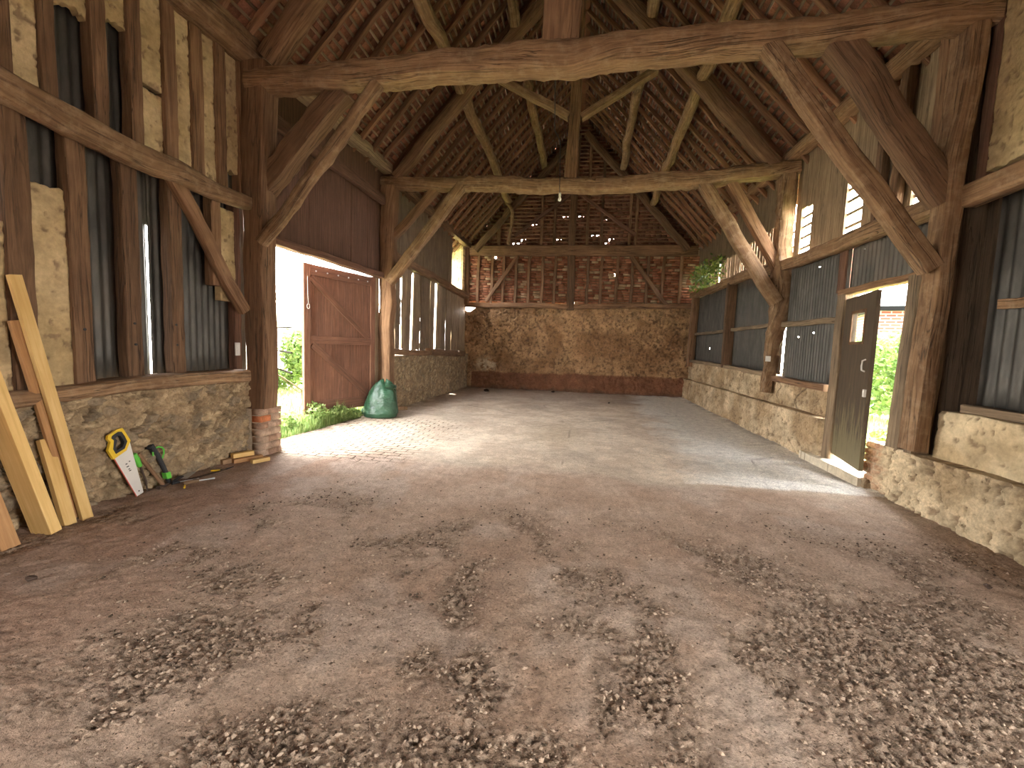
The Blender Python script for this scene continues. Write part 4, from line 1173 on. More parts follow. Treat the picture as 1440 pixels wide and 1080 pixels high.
def small_door():
    root = empty('door_2', (3.2, 6.02, .2), math.atan2(-.93, -.2))
    tag(root, 'narrow dark plank door leaf with a small pane, standing ajar', 'door', kind='structure')
    W, H = .95, 1.93
    wx0, wx1, wz0, wz1 = .32, .69, 1.40, 1.73
    mb = MB()
    for a in ((0, wx0, 0, H), (wx1, W, 0, H), (wx0, wx1, 0, wz0), (wx0, wx1, wz1, H)):
        abox(mb, a[0], a[1], -.02, .02, a[2], a[3], 'z', 3.0)
    m, nt, b = newmat('dark_door_paint')
    geo = N(nt, 'TexCoord').outputs['Object']
    sepz = N(nt, 'SeparateXYZ'); nt.links.new(geo, sepz.inputs[0])
    st = noise(nt, mapping(nt, geo, (26, 26, 3.2)), 1.0, 5, .65)
    sc = N(nt, 'Math', operation='MULTIPLY_ADD'); nt.links.new(sepz.outputs[2], sc.inputs[0]); sc.inputs[1].default_value = -.42; sc.inputs[2].default_value = .62
    ad = N(nt, 'Math', operation='ADD'); nt.links.new(st, ad.inputs[0]); nt.links.new(sc.outputs[0], ad.inputs[1])
    wear = ramp(nt, ad.outputs[0], [(.86, g(0)), (1.0, g(.8))])
    base = ramp(nt, st, [(.3, (.05, .034, .022)), (.7, (.10, .072, .045))])
    nt.links.new(mixc(nt, wear, base, (.2, .17, .09)), b.inputs['Base Color'])
    b.inputs['Roughness'].default_value = .6
    mb.build('door_panel', m, root)
    for a in ((wx0 - .035, wx0, wz0 - .035, wz1 + .035), (wx1, wx1 + .035, wz0 - .035, wz1 + .035), (wx0, wx1, wz0 - .035, wz0), (wx0, wx1, wz1, wz1 + .035)):
        pass
    mb = MB()
    for a in ((wx0 - .03, wx0, wz0 - .03, wz1 + .03), (wx1, wx1 + .03, wz0 - .03, wz1 + .03), (wx0, wx1, wz0 - .03, wz0), (wx0, wx1, wz1, wz1 + .03)):
        abox(mb, a[0], a[1], -.028, .028, a[2], a[3], 'z', 1.0)
    mb.build('pane_frame', M['oak'], root)
    gm_, nt, b = newmat('pane_glass')
    b.inputs['Base Color'].default_value = (.95, .97, .95, 1); b.inputs['Roughness'].default_value = .05
    b.inputs['Transmission Weight'].default_value = 1.0; b.inputs['IOR'].default_value = 1.02
    mb = MB(); abox(mb, wx0, wx1, -.002, .002, wz0, wz1); mb.build('pane', gm_, root)
    mb = MB()
    tube(mb, [(.84, -.02, 1.20), (.84, -.05, 1.185), (.842, -.055, 1.13), (.84, -.05, 1.085), (.84, -.02, 1.07)], .009, 8)
    tag(mb.build('handle', M['white'], root), 'pale pull handle')
    mb = MB(); abox(mb, .895, .94, -.04, -.02, .80, .88); tag(mb.build('lock', M['white'], root), 'pale metal lock')
small_door()
# frame and threshold of the narrow door
def narrow_frame():
    root = empty('narrow_doorway_surround', (3.2, 5.5, 0))
    thing(root, 'bare timber frame of the narrow door, pale worn far jamb', 'door frame')
    a = timber('jamb', [(.01, .56, .12), (.01, .56, 2.2)], (.15, .16), M['grey'], up=(0, 1, 0), boxy=9, wob=.003, seed=S(), parent=root)
    b = timber('jamb', [(.03, -.62, .5), (.03, -.66, 2.24)], [(.22, .17), (.2, .16)], M['grey'], up=(0, 1, 0), boxy=9, wob=.004, seed=S(), parent=root)
    c = timber('head', [(.01, .64, 2.225), (.01, -.8, 2.235)], (.13, .075), M['oak'], boxy=9, wob=.003, seed=S(), parent=root)
    d = timber('jamb_board', [(.0, -.86, .52), (.0, -.9, 2.6)], (.16, .1), M['grey'], up=(0, 1, 0), boxy=9, wob=.004, seed=S(), parent=root)
narrow_frame()
h, c = cob_fn(760, (.5, .42, .3), (.66, .58, .44), depth=.02, pits=.7)
o = relief('door_sill', (3.02, 5.16, .115), (0, 1, 0), (1, 0, 0), (0, 0, 1), lin(0, 1.3, .02), lin(0, .62, .02), h, c, M['daub'], .18)
thing(o, 'worn concrete threshold slab under the narrow door', 'door sill')
h, c = cob_fn(770, (.4, .3, .19), (.6, .47, .32), depth=.05)
struct(relief('wall_right_threshold_edge', (3.06, 5.1, -.06), (0, 1, 0), (0, 0, 1), (-1, 0, 0), lin(0, 1.4, .02), lin(0, .17, .02), h, c, M['cob'], .3))

# brick pier under the doorway post
def pier():
    r = np.random.default_rng(12)
    C, A, B, L, Tn = [], [], [], [], []
    x0, x1, y0, y1 = -4.08, -3.68, 4.42, 4.76
    z = 0.0
    for row in range(7):
        hgt = .072
        # course facing the room and the doorway
        n = 2
        for i in range(n):
            a = y0 + (y1 - y0) * (i + (0 if row % 2 else -.25)) / n; b_ = a + (y1 - y0) / n - .012
            for (aa, bb) in [(max(a, y0), min(b_, y1))]:
                if bb - aa > .03:
                    C.append((x1 - .06 + r.normal(0, .004), (aa + bb) / 2, z + hgt / 2)); L.append((0, (bb - aa) / 2, 0)); A.append((.06, 0, 0)); B.append((0, 0, hgt / 2))
                    t = r.random(); Tn.append((.55, .2, .09) if (row, i) in ((5, 0),) else np.array((.33, .2, .135)) * (1 - t) + np.array((.47, .34, .25)) * t)
        if row % 2 == 0:
            C.append((x1 - .06, y1 - .04, z + hgt / 2)); L.append((0, .04, 0)); A.append((.06, 0, 0)); B.append((0, 0, hgt / 2)); Tn.append((.42, .28, .2))
        for i in range(2):
            xa = x0 + .13 * i + (.04 if row % 2 else 0)
            C.append((xa + .06, y1 - .05 + r.normal(0, .003), z + hgt / 2)); L.append((.058, 0, 0)); A.append((0, .05, 0)); B.append((0, 0, hgt / 2))
            t = r.random(); Tn.append(np.array((.33, .19, .13)) * (1 - t) + np.array((.47, .33, .24)) * t)
        z += hgt + .011
    # mortar core
    C.append(((x0 + x1) / 2 - .008, (y0 + y1) / 2 - .004, z / 2 - .01)); A.append(((x1 - x0) / 2 - .012, 0, 0)); B.append((0, (y1 - y0) / 2 - .012, 0)); L.append((0, 0, z / 2 - .004)); Tn.append((.4, .32, .23))
    o = bulk_boxes('brick_pier', C, A, B, L, M['brick'], seed=12, attr=Tn)
    thing(o, 'short worn brick pier under the post beside the wide doorway', 'pier')
pier()

# ------------------------------------------------------------------ timber offcuts and leaning boards
def plank(label, bottom, top, w, t, mat='pine', side=(0, 1, 0), group='new boards leaning on the wall', off=0.0):
    b, e = Vector(bottom), Vector(top)
    d = (e - b)
    s = Vector(side); s = (s - d.normalized() * s.dot(d.normalized())).normalized()
    n = d.normalized().cross(s)
    mb = MB(); box(mb, (b + e) / 2, s * w / 2, n * t / 2, d / 2, off=rng.random() * 12)
    o = mb.build('leaning_board', M[mat])
    m = o.modifiers.new('soft', 'BEVEL'); m.width = .003; m.segments = 2
    return thing(o, label, 'board', group)
plank('long yellow pine board, tallest of the boards leaning on the flint wall', (-3.63, 2.575, .0), (-3.85, 2.375, 1.77), .068, .04, side=(.1, 1, 0))
plank('second long board tucked close behind the tallest one', (-3.70, 2.545, .01), (-3.865, 2.365, 1.46), .05, .035, 'plank_dark', side=(.1, 1, 0))
plank('short yellow pine board standing between two longer ones', (-3.62, 2.455, .0), (-3.80, 2.455, .62), .075, .045, side=(.05, 1, 0))
plank('thick pale board with dark side in front of the short one', (-3.62, 2.325, .0), (-3.80, 2.06, 1.55), .07, .15, side=(-.1, 1, 0))
plank('reddish board at the frame edge, lowest on the wall', (-3.58, 2.10, .0), (-3.80, 1.95, 1.2), .09, .06, 'plank_dark', side=(.2, 1, 0))

def block(label, c, size, rz, mat='pine'):
    mb = MB(); box(mb, (0, 0, 0), (size[0] / 2, 0, 0), (0, 0, size[2] / 2), (0, size[1] / 2, 0), off=rng.random() * 9)
    o = mb.build('wood_offcut', M[mat], loc=c); o.rotation_euler = (0, 0, rz)
    m = o.modifiers.new('soft', 'BEVEL'); m.width = .003; m.segments = 2
    return thing(o, label, 'wood block', 'wood offcuts by the brick pier')
block('greyish wood offcut against the flint wall, behind the yellow one', (-3.80, 4.17, .034), (.07, .30, .05), -.35, 'handle')
block('bright yellow offcut lying on top of another offcut', (-3.735, 4.20, .09), (.065, .22, .05), -.42)
block('long pale offcut beneath the yellow one', (-3.69, 4.22, .036), (.07, .30, .045), -.5, 'plank_dark')
block('small pale offcut lying apart on the floor', (-3.53, 4.22, .034), (.06, .19, .042), -.4)

# ------------------------------------------------------------------ hand tools by the flint wall
def saw():
    root = empty('hand_saw', (-3.735, 3.06, .012))
    thing(root, 'hand saw with yellow and black grip propped on the flint wall', 'saw')
    # local frame: s along the blade, w across, in a plane leaning on the wall
    d = (Vector((-3.80, 2.985, .585)) - Vector((-3.735, 3.12, 0))).normalized()
    w = Vector((0, 1, 0)); w = (w - d * w.dot(d)).normalized(); n = w.cross(d)
    def pt(a, s, o_=0.0): return w * a + d * s + n * o_
    def plate(name, poly, t, mat, off=0.0, parent=root, holes=None):
        mb = MB(); k = len(poly)
        V = [pt(a, s, off - t / 2) for a, s in poly] + [pt(a, s, off + t / 2) for a, s in poly]
        F = [tuple(range(k)), tuple(reversed(range(k, 2 * k)))] + [(i, (i + 1) % k + 0, (i + 1) % k + k, i + k) for i in range(k)]
        mb.add(V, F, [(v[1], v[2]) for v in V]); o = weld(mb.build(name, mat, parent)); return o
    plate('blade', [(-.032, 0), (.03, .004), (.078, .47), (-.084, .40)], .0022, M['blade'])
    ed = plate('toothed_edge', [(-.036, 0), (-.030, 0), (-.081, .40), (-.088, .40)], .003, M['red'])
    ed['label'] = 'reddish toothed edge'
    # D-shaped grip: outer yellow shell, inner black grip
    def ringplate(name, out, inn, t, mat, off=0.0):
        mb = MB(); k = len(out)
        V = [pt(a, s, off + o_) for o_ in (-t / 2, t / 2) for ring in (out, inn) for a, s in ring]
        F = []
        for i in range(k):
            j = (i + 1) % k
            F += [(i, j, k + j, k + i), (2 * k + j, 2 * k + i, 3 * k + i, 3 * k + j), (j, i, 2 * k + i, 2 * k + j), (k + i, k + j, 3 * k + j, 3 * k + i)]
        mb.add(V, F, [(v[1], v[2]) for v in V]); return weld(mb.build(name, mat, root))
    out = [(-.075, .385), (.02, .41), (.068, .475), (.06, .535), (.05, .60), (.015, .605), (-.05, .585), (-.062, .56), (-.052, .53), (-.085, .47)]
    mid = [(-.050, .42), (.012, .432), (.045, .48), (.042, .53), (.034, .575), (.012, .585), (-.03, .572), (-.04, .555), (-.03, .53), (-.055, .465)]
    inn = [(-.034, .445), (.004, .452), (.026, .485), (.022, .525), (.016, .548), (.006, .556), (-.012, .55), (-.018, .542), (-.012, .522), (-.036, .475)]
    out, mid, inn = ([(a * 1.22 - .004, s) for a, s in q] for q in (out, mid, inn))
    sh = ringplate('handle', out, mid, .024, M['yellow']); sh['label'] = 'yellow handle shell'
    gr = ringplate('grip', mid, inn, .03, M['black']); gr['label'] = 'black rubber grip'
    mb = MB()                                                       # small dark printed strokes on the blade
    for k, (a, s, l) in enumerate(((-.012, .30, .016), (-.010, .275, .02), (-.006, .25, .014), (-.004, .235, .018), (.018, .31, .012))):
        p = pt(a, s, -.0013) ; q = pt(a, s, .0013)
        for c in (p, q): box(mb, c, w * l / 2, n * .0004, d * .004)
    tag(mb.build('printed_mark', M['black'], root), 'small dark print on blade')
    mb = MB()
    for side in (-1, 1): tube(mb, [pt(.0, .035, .0008 * side), pt(.0, .035, .0022 * side)], .006, 10)
    mb.build('hang_hole', M['black'], root)
    return root
saw()
def cylpart(name, pts, rad, mat, parent, n=10):
    mb = MB(); tube(mb, pts, rad, n); return weld(mb.build(name, mat, parent))
# claw hammer leaning with its head down
r_ = empty('hammer', (-3.74, 3.27, 0)); thing(r_, 'hammer with worn wooden handle leaning head-down on the flint wall', 'hammer')
cylpart('handle', [(0, 0, .03), (-.035, -.07, .18), (-.075, -.15, .35)], [.017, .015, .019], M['oak'], r_)
cylpart('head', [(0.015, -.06, .022), (.005, -.02, .024), (0, .02, .024), (-.01, .075, .02)], [.02, .014, .018, .004], M['rust'], r_)
# green-gripped saw half hidden behind the hand saw
r_ = empty('pruning_saw', (-3.80, 3.12, 0)); thing(r_, 'small tool with green grip standing behind the hand saw', 'tool')
cylpart('grip', [(0, -.05, .36), (.0, -.03, .31), (0, 0.0, .24)], [.02, .028, .018], M['lime'], r_)
cylpart('shaft', [(0, 0, .25), (.02, .03, .1), (.03, .03, .01)], [.008, .008, .006], M['rust'], r_)
# black tool with a green loop
r_ = empty('wrecking_bar', (-3.77, 3.36, 0)); thing(r_, 'black tool with bright green loop standing beside the hammer', 'tool')
cylpart('body', [(0, .0, .01), (-.02, -.03, .16), (-.045, -.07, .3), (-.06, -.12, .395), (-.045, -.15, .375)], [.018, .02, .022, .03, .014], M['black'], r_)
mb = MB(); tube(mb, [(-.035 + .01 * math.sin(k), -.065 + .05 * math.cos(k * PI / 6), .30 + .075 * math.sin(k * PI / 6)) for k in range(-3, 7)], .0075, 8)
tag(mb.build('loop', M['lime'], r_), 'bright green loop')
mb = MB(); box(mb, (-.012, -.015, .095), (.024, 0, 0), (0, .022, 0), (0, -.006, .03)); tag(mb.build('collar', M['lime'], r_), 'bright green collar')
# trowel, chisels and blades on the floor
r_ = empty('trowel', (-3.78, 3.55, .015), .35); thing(r_, 'flat grey trowel blade lying under the black tool by the wall', 'trowel')
mb = MB(); mb.add([(-.045, -.09, .012), (.045, -.09, .012), (.03, .1, .02), (-.03, .1, .02), (-.045, -.09, .016), (.045, -.09, .016), (.03, .1, .024), (-.03, .1, .024)], [(0, 3, 2, 1), (4, 5, 6, 7), (0, 1, 5, 4), (1, 2, 6, 5), (2, 3, 7, 6), (3, 0, 4, 7)])
mb.build('blade', M['chrome'], r_); cylpart('handle', [(0, -.07, .03), (0, -.14, .04), (0, -.22, .03)], [.008, .016, .014], M['black'], r_)
r_ = empty('chisel', (-3.62, 3.36, .025), -.5); thing(r_, 'chisel with reddish wooden handle lying on the floor', 'chisel')
cylpart('handle', [(0, .0, 0), (0, .06, .003), (0, .12, 0)], [.014, .017, .013], M['handle'], r_); cylpart('blade', [(0, .12, 0), (0, .25, -.004)], [.007, .009], M['chrome'], r_)
r_ = empty('screwdriver', (-3.69, 3.42, .02), -.3); thing(r_, 'steel-shafted screwdriver lying beside the chisel', 'screwdriver')
cylpart('handle', [(0, -.09, .005), (0, -.03, .005)], [.014, .012], M['black'], r_); cylpart('shaft', [(0, -.03, .004), (0, .14, -.004)], [.0045, .0045], M['chrome'], r_)
r_ = empty('saw_blade', (-3.66, 3.66, .016), -.15); thing(r_, 'long dark blade lying flat on the floor along the wall', 'blade')
mb = MB(); mb.add([(-.035, -.16, 0), (.03, -.16, 0), (.012, .2, .004), (-.012, .2, .004), (-.035, -.16, .003), (.03, -.16, .003), (.012, .2, .007), (-.012, .2, .007)], [(0, 3, 2, 1), (4, 5, 6, 7), (0, 1, 5, 4), (1, 2, 6, 5), (2, 3, 7, 6), (3, 0, 4, 7)])
mb.build('blade', M['rust'], r_); cylpart('tang', [(0, .2, .006), (-.02, .3, .006)], [.008, .004], M['black'], r_)
r_ = empty('marker', (-3.70, 3.80, .018), -1.0); thing(r_, 'lime-yellow pencil stub lying farther along the wall', 'pencil')
cylpart('body', [(0, -.04, 0), (0, .04, 0)], .009, M['yellow'], r_, 8); cylpart('cap', [(0, .04, 0), (0, .06, 0)], .0095, M['black'], r_, 8)
r_ = empty('marker', (-3.555, 3.31, .018), .8); thing(r_, 'lime-yellow pencil stub beside the chisel handle', 'pencil')
cylpart('body', [(0, -.035, 0), (0, .035, 0)], .009, M['yellow'], r_, 8); cylpart('cap', [(0, .035, 0), (0, .055, 0)], .0095, M['black'], r_, 8)

# ------------------------------------------------------------------ sack
def sack():
    root = empty('garden_sack', (-3.70, 7.46, 0))
    thing(root, 'full dark green plastic garden sack slumped beside the doorway post', 'sack')
    m, nt, b = newmat('green_sack')
    geo = N(nt, 'TexCoord').outputs['Object']
    n = noise(nt, geo, 5, 5, .6)
    nt.links.new(ramp(nt, n, [(.3, (.014, .042, .022)), (.7, (.03, .09, .045))]), b.inputs['Base Color'])
    b.inputs['Roughness'].default_value = .33
    bump(nt, b, noise(nt, mapping(nt, geo, (7, 7, 14)), 1.0, 5, .6, 1.0), .6, .03)
    nz, na = 42, 72
    prof_z = np.array([0, .03, .1, .22, .36, .47, .55, .62, .67, .69])
    prof_r = np.array([.20, .30, .325, .31, .285, .255, .215, .15, .075, .02])
    vs, fs = [], []
    r = np.random.default_rng(3)
    for i in range(nz):
        f = i / (nz - 1); z = f * .69
        R = float(np.interp(z, prof_z, prof_r))
        for k in range(na):
            a = 2 * PI * k / na
            q = R * (1 + .10 * (fbm(np.array([math.cos(a) * 1.7 + 5]), np.array([math.sin(a) * 1.7 + z * 5]), 5)[0] - .5) * 2
                     + .045 * math.sin(a * 7 + z * 9) * f + .05 * math.sin(a * 3 + 1.7 + z * 4))
            sag = .03 * math.sin(z * 30 + a * 2) * (1 - f)
            vs.append((q * math.cos(a) * .98 + .07 * f, q * math.sin(a) * .85 + .03 * f, max(.004, z * (1 + .06 * math.sin(a * 2 + .4)) + sag * .5 * (f > .05))))
    for i in range(nz - 1):
        for k in range(na):
            fs.append((i * na + k, i * na + (k + 1) % na, (i + 1) * na + (k + 1) % na, (i + 1) * na + k))
    fs += [tuple(reversed(range(na))), tuple(range((nz - 1) * na, nz * na))]
    mb = MB(); mb.add(vs, fs); o = mb.build('body', m, root, smooth=True)
    mb = MB()                                              # the knotted corner lying out to the side
    tube(mb, [(-.26, -.03, .12), (-.33, -.05, .10), (-.37, -.06, .06), (-.42, -.05, .035), (-.47, -.02, .05)], [.10, .055, .022, .045, .012], 14)
    weld(mb.build('knotted_corner', m, root), angle=60)
    mb = MB()                                              # folded collar at the top
    tube(mb, [(.16, -.16, .60), (.24, -.05, .59), (.25, .06, .585), (.2, .15, .58)], [.02, .045, .04, .015], 12)
    weld(mb.build('folded_rim', m, root), angle=60)
sack()

# small things fixed to posts and beams
r_ = empty('light_switch', (-3.965, 4.40, 1.19)); thing(r_, 'small white double switch on the post beside the wide doorway', 'light switch')
bmesh_box('back_box', M['white'], r_, [(0, .02, -.03, .03, 0, .15)])
for z in (.012, .08): bmesh_box('rocker', M['white'], r_, [(.02, .028, -.02, .02, z, z + .055)], .003)
o = bmesh_box('junction_plate', M['white'], None, [(3.0, 3.08, T2 - .165, T2 - .15, 1.31, 1.40)]); thing(o, 'small pale square plate fixed to the crooked post', 'junction plate')
r_ = empty('light_bulb', (-.555, T2 - .03, 4.16)); thing(r_, 'bare bulb in a white holder under the middle tie beam', 'light bulb')
cylpart('holder', [(0, 0, .0), (0, 0, -.06)], [.022, .024], M['white'], r_)
mb = MB()
pr = [(.014, -.06), (.02, -.075), (.03, -.1), (.031, -.118), (.022, -.14), (.004, -.15)]
tube(mb, [(0, 0, z) for _, z in pr], [a for a, _ in pr], 16)
bm_, nt, b = newmat('bulb_glass'); b.inputs['Base Color'].default_value = (.85, .83, .76, 1); b.inputs['Roughness'].default_value = .12
weld(mb.build('bulb', bm_, r_), angle=60)
mb = MB()
tube(mb, [(-.57, T1 + .17, 5.6), (-.52, 5.6, 4.95), (-.58, 6.6, 4.6), (-.54, 7.3, 4.75), (-.56, T2 - .16, 4.42), (-.557, T2 - .17, 4.2), (-.556, T2 - .06, 4.14)], .006, 6)
o = mb.build('light_cable', M['black']); thing(o, 'slack black cable drooping to the bulb on the middle tie beam', 'cable')

# crumbs on the floor
for i, (x, y, l, rz, lb) in enumerate(((-2.98, 1.83, .05, .4, 'dark twig scrap with pale tip on the dirt near the leaning boards'), (2.55, 3.02, .05, 1.2, 'lone dark clod on the bare dirt near the plastered footing'), (.72, 11.5, .07, .8, 'small dark lump on the slab near the end wall'), (-2.9, 12.9, .16, .2, 'dark clump at the foot of the far corner'), (-.9, 13.6, .12, .5, 'dark clod at the foot of the end wall'))):
    rr = random.Random(i + 70)
    bm = bmesh.new(); bmesh.ops.create_icosphere(bm, subdivisions=3, radius=1)
    for v in bm.verts:
        q = 1 + .5 * (fbm(np.array([v.co.x * 2 + i * 3]), np.array([v.co.y * 2 + v.co.z * 2]), 9 + i)[0] - .5) * 2
        v.co = Vector((v.co.x * l * .5 * q, v.co.y * l * .35 * q, v.co.z * l * .25 * q))
    me = bpy.data.meshes.new('clod'); bm.to_mesh(me); bm.free(); me.materials.append(M['rust'] if i < 2 else plain('clod_%d' % i, (.05, .035, .025), .95))
    o = link(bpy.data.objects.new('dirt_clod', me)); o.location = (x, y, l * .2 + .012); o.rotation_euler = (0, 0, rz)
    thing(o, lb, 'clod')
o = bmesh_box('brick_piece', M['handle'], None, [(-.1, .1, -.05, .05, 0, .07)]); o.location = (-3.72, 8.5, .0); o.rotation_euler = (0, 0, .5)
thing(o, 'broken brick lying just behind the green sack', 'brick')

# ------------------------------------------------------------------ plants
def leaf_cloud(name, centre, radii, n, size, mat, seed, label, cat, up=.4):
    r = np.random.default_rng(seed)
    d = r.normal(size=(n, 3)); d /= np.linalg.norm(d, axis=1)[:, None]
    rad = r.random(n)[:, None] ** .4
    lump = .75 + .5 * fbm(d[:, 0] * 2 + 3, d[:, 1] * 2 + d[:, 2] * 2, seed)[:, None]
    P = np.array(centre) + d * rad * lump * np.array(radii)
    a = r.normal(size=(n, 3)); a /= np.linalg.norm(a, axis=1)[:, None]
    b = np.cross(a, d + r.normal(0, .5, (n, 3))); b /= np.linalg.norm(b, axis=1)[:, None] + 1e-9
    s = size * r.uniform(.6, 1.3, n)[:, None]
    V = np.stack([P - a * s, P + b * s * .55 - a * s * .1, P + a * s, P - b * s * .55 - a * s * .1], 1).reshape(-1, 3)
    F = np.arange(4 * n).reshape(-1, 4)
    me = bpy.data.meshes.new(name); me.from_pydata(V.tolist(), [], F.tolist()); me.materials.append(M[mat]); me.update()
    o = link(bpy.data.objects.new(name, me))
    return thing(o, label, cat)
leaf_cloud('ivy', (3.1, 12.3, 3.5), (.28, 1.5, .42), 520, .06, 'ivy', 4, 'green ivy growing in over the far rail by the end wall', 'ivy')
leaf_cloud('bush', (-8.0, 11.25, 1.05), (.6, .6, .75), 2600, .07, 'leaf', 5, 'sunlit green bush outside the wide doorway beside the door leaf', 'bush')
leaf_cloud('bush', (-8.9, 11.4, .28), (1.2, .6, .34), 1500, .07, 'leaf', 6, 'low pale scrub at the foot of the outdoor bush and fence', 'bush')
def hedge():
    r = np.random.default_rng(7)
    n = 9000
    P = np.stack([6.7 + r.random(n) * 1.0, 9.0 + r.random(n) * 5.5, r.random(n) ** .8 * 1.9], 1)
    P[:, 0] -= .3 * fbm(P[:, 1] * 2, P[:, 2] * 2, 3); P[:, 2] += .15 * fbm(P[:, 1] * 3, P[:, 0], 4)
    a = r.normal(size=(n, 3)); a /= np.linalg.norm(a, axis=1)[:, None]; b = np.cross(a, r.normal(size=(n, 3))); b /= np.linalg.norm(b, axis=1)[:, None]
    s = .075 * r.uniform(.6, 1.3, n)[:, None]
    V = np.stack([P - a * s, P + b * s * .55, P + a * s, P - b * s * .55], 1).reshape(-1, 3)
    me = bpy.data.meshes.new('hedge'); me.from_pydata(V.tolist(), [], np.arange(4 * n).reshape(-1, 4).tolist()); me.materials.append(M['leaf']); me.update()
    thing(link(bpy.data.objects.new('hedge', me)), 'bright green hedge outside the narrow door, below the brick outbuilding', 'hedge')
hedge()
def blades(name, n, sampler, hmin, hmax, seed, label):
    r = np.random.default_rng(seed)
    x, y, dens = sampler(r, n)
    h = (hmin + (hmax - hmin) * r.random(len(x)) ** 1.6) * dens
    a = r.random(len(x)) * 2 * PI; w = .004 + .006 * r.random(len(x))
    lx, ly = np.cos(a) * h * .45 * r.random(len(x)), np.sin(a) * h * .45 * r.random(len(x))
    ux, uy = -np.sin(a) * w, np.cos(a) * w
    z0 = np.full(len(x), -.03)
    V = np.stack([np.stack([x - ux, y - uy, z0], 1), np.stack([x + ux, y + uy, z0], 1), np.stack([x + ux * .8 + lx * .4, y + uy * .8 + ly * .4, h * .6], 1),
                  np.stack([x - ux * .8 + lx * .4, y - uy * .8 + ly * .4, h * .6], 1), np.stack([x + lx, y + ly, h], 1)], 1).reshape(-1, 3)
    F = []
    for i in range(len(x)):
        k = 5 * i; F += [(k, k + 1, k + 2, k + 3), (k + 3, k + 2, k + 4)]
    me = bpy.data.meshes.new(name); me.from_pydata(V.tolist(), [], F); me.materials.append(M['grass']); me.update()
    return tag(link(bpy.data.objects.new(name, me)), label, 'grass', kind='stuff')
def strip(r, n):
    y = 4.95 + 2.9 * r.random(n) ** .9; x = -4.05 - .75 * r.random(n) ** 1.3 - (1 - sstep(5.0, 6.2, y)) * .1
    return x, y, (.3 + 1.3 * fbm(x * 5, y * 4, 8)) * (.35 + .75 * sstep(5.2, 6.9, y) * (1 - .45 * sstep(7.2, 7.9, y)))
blades('grass', 5200, strip, .05, .34, 1, 'green grass and weeds growing along the wide doorway threshold')
def lawn(r, n):
    x = -4.8 - 4.2 * r.random(n) ** 1.2; y = 4.4 + 7.5 * r.random(n)
    return x, y, np.full(n, .6)
blades('grass', 9000, lawn, .04, .16, 2, 'sunlit lawn outside the wide doorway')
def rlawn(r, n):
    return 3.7 + 3.2 * r.random(n), 4.8 + 7.5 * r.random(n), np.full(n, .8)
blades('grass', 9000, rlawn, .05, .2, 3, 'sunlit grass outside the narrow door')
# a few yellow-green weeds by the narrow door
leaf_cloud('weed', (4.75, 7.55, .18), (.22, .25, .16), 160, .05, 'ivy', 15, 'yellowish leafy weed in the grass outside the narrow door', 'weed')

for i, (x, y, z, r3, lb) in enumerate(((-4.25, 6.3, .22, (.2, .2, .2), 'tallest leafy weed at the free edge of the big door leaf'), (-4.12, 6.75, .16, (.15, .24, .14), 'bushy weed under the middle of the big door leaf'), (-4.05, 7.1, .09, (.13, .2, .1), 'low weed under the hinge side of the big door leaf'), (-4.4, 5.8, .16, (.2, .22, .16), 'leafy weed in the bright gap of the wide doorway'))):
    leaf_cloud('weed', (x, y, z), r3, 420, .032, 'grass', 40 + i, lb, 'weed')
# ------------------------------------------------------------------ yards and buildings outside
def ground(name, x0, x1, y0, y1, fn, label=None):
    xs, ys = np.linspace(x0, x1, 70), np.linspace(y0, y1, 70)
    X, Y = (a.ravel() for a in np.meshgrid(xs, ys))
    c = fn(X, Y); Z_ = -.05 + (fbm(X * .7, Y * .7, 5) - .5) * .05
    idx = np.arange(4900).reshape(70, 70)
    q = np.stack([idx[:-1, :-1], idx[:-1, 1:], idx[1:, 1:], idx[1:, :-1]], -1).reshape(-1, 4)
    me = bpy.data.meshes.new(name); me.from_pydata(np.stack([X, Y, Z_], 1).tolist(), [], q.tolist())
    ca = me.color_attributes.new('tone', 'FLOAT_COLOR', 'POINT'); ca.data.foreach_set('color', np.concatenate([c, np.ones((len(c), 1))], 1).ravel())
    me.materials.append(M['cob']); me.update()
    return struct(link(bpy.data.objects.new(name, me)))
def yard(X, Y):
    t = sstep(-7.6, -9.0, X + (fbm(X, Y, 3) - .5) * 1.5)
    t = np.maximum(t, 1 - sstep(2.0, 4.0, Y))
    return mix3(mix3((.2, .3, .07), (.34, .36, .13), fbm(X * 2, Y * 2, 4)), (.68, .63, .53), t)
ground('ground_yard', -40, XL - .1, -10, 40, yard)
ground('ground_meadow', XR + .45, 40, -10, 40, lambda X, Y: mix3(mix3((.17, .28, .06), (.33, .38, .12), fbm(X * 2, Y * 2, 6)), (.55, .47, .38), 1 - sstep(2.5, 4.5, Y)))  # unseen near end made pale to take green out of the bounced light
ground('ground_front', -40, 40, -40, -2.6, lambda X, Y: mix3((.5, .46, .38), (.62, .57, .47), fbm(X * 2, Y * 2, 8)))
ground('ground_rear', XL - .2, XR + .6, 14.3, 40, lambda X, Y: mix3((.2, .3, .07), (.3, .34, .12), fbm(X * 2, Y * 2, 9)))

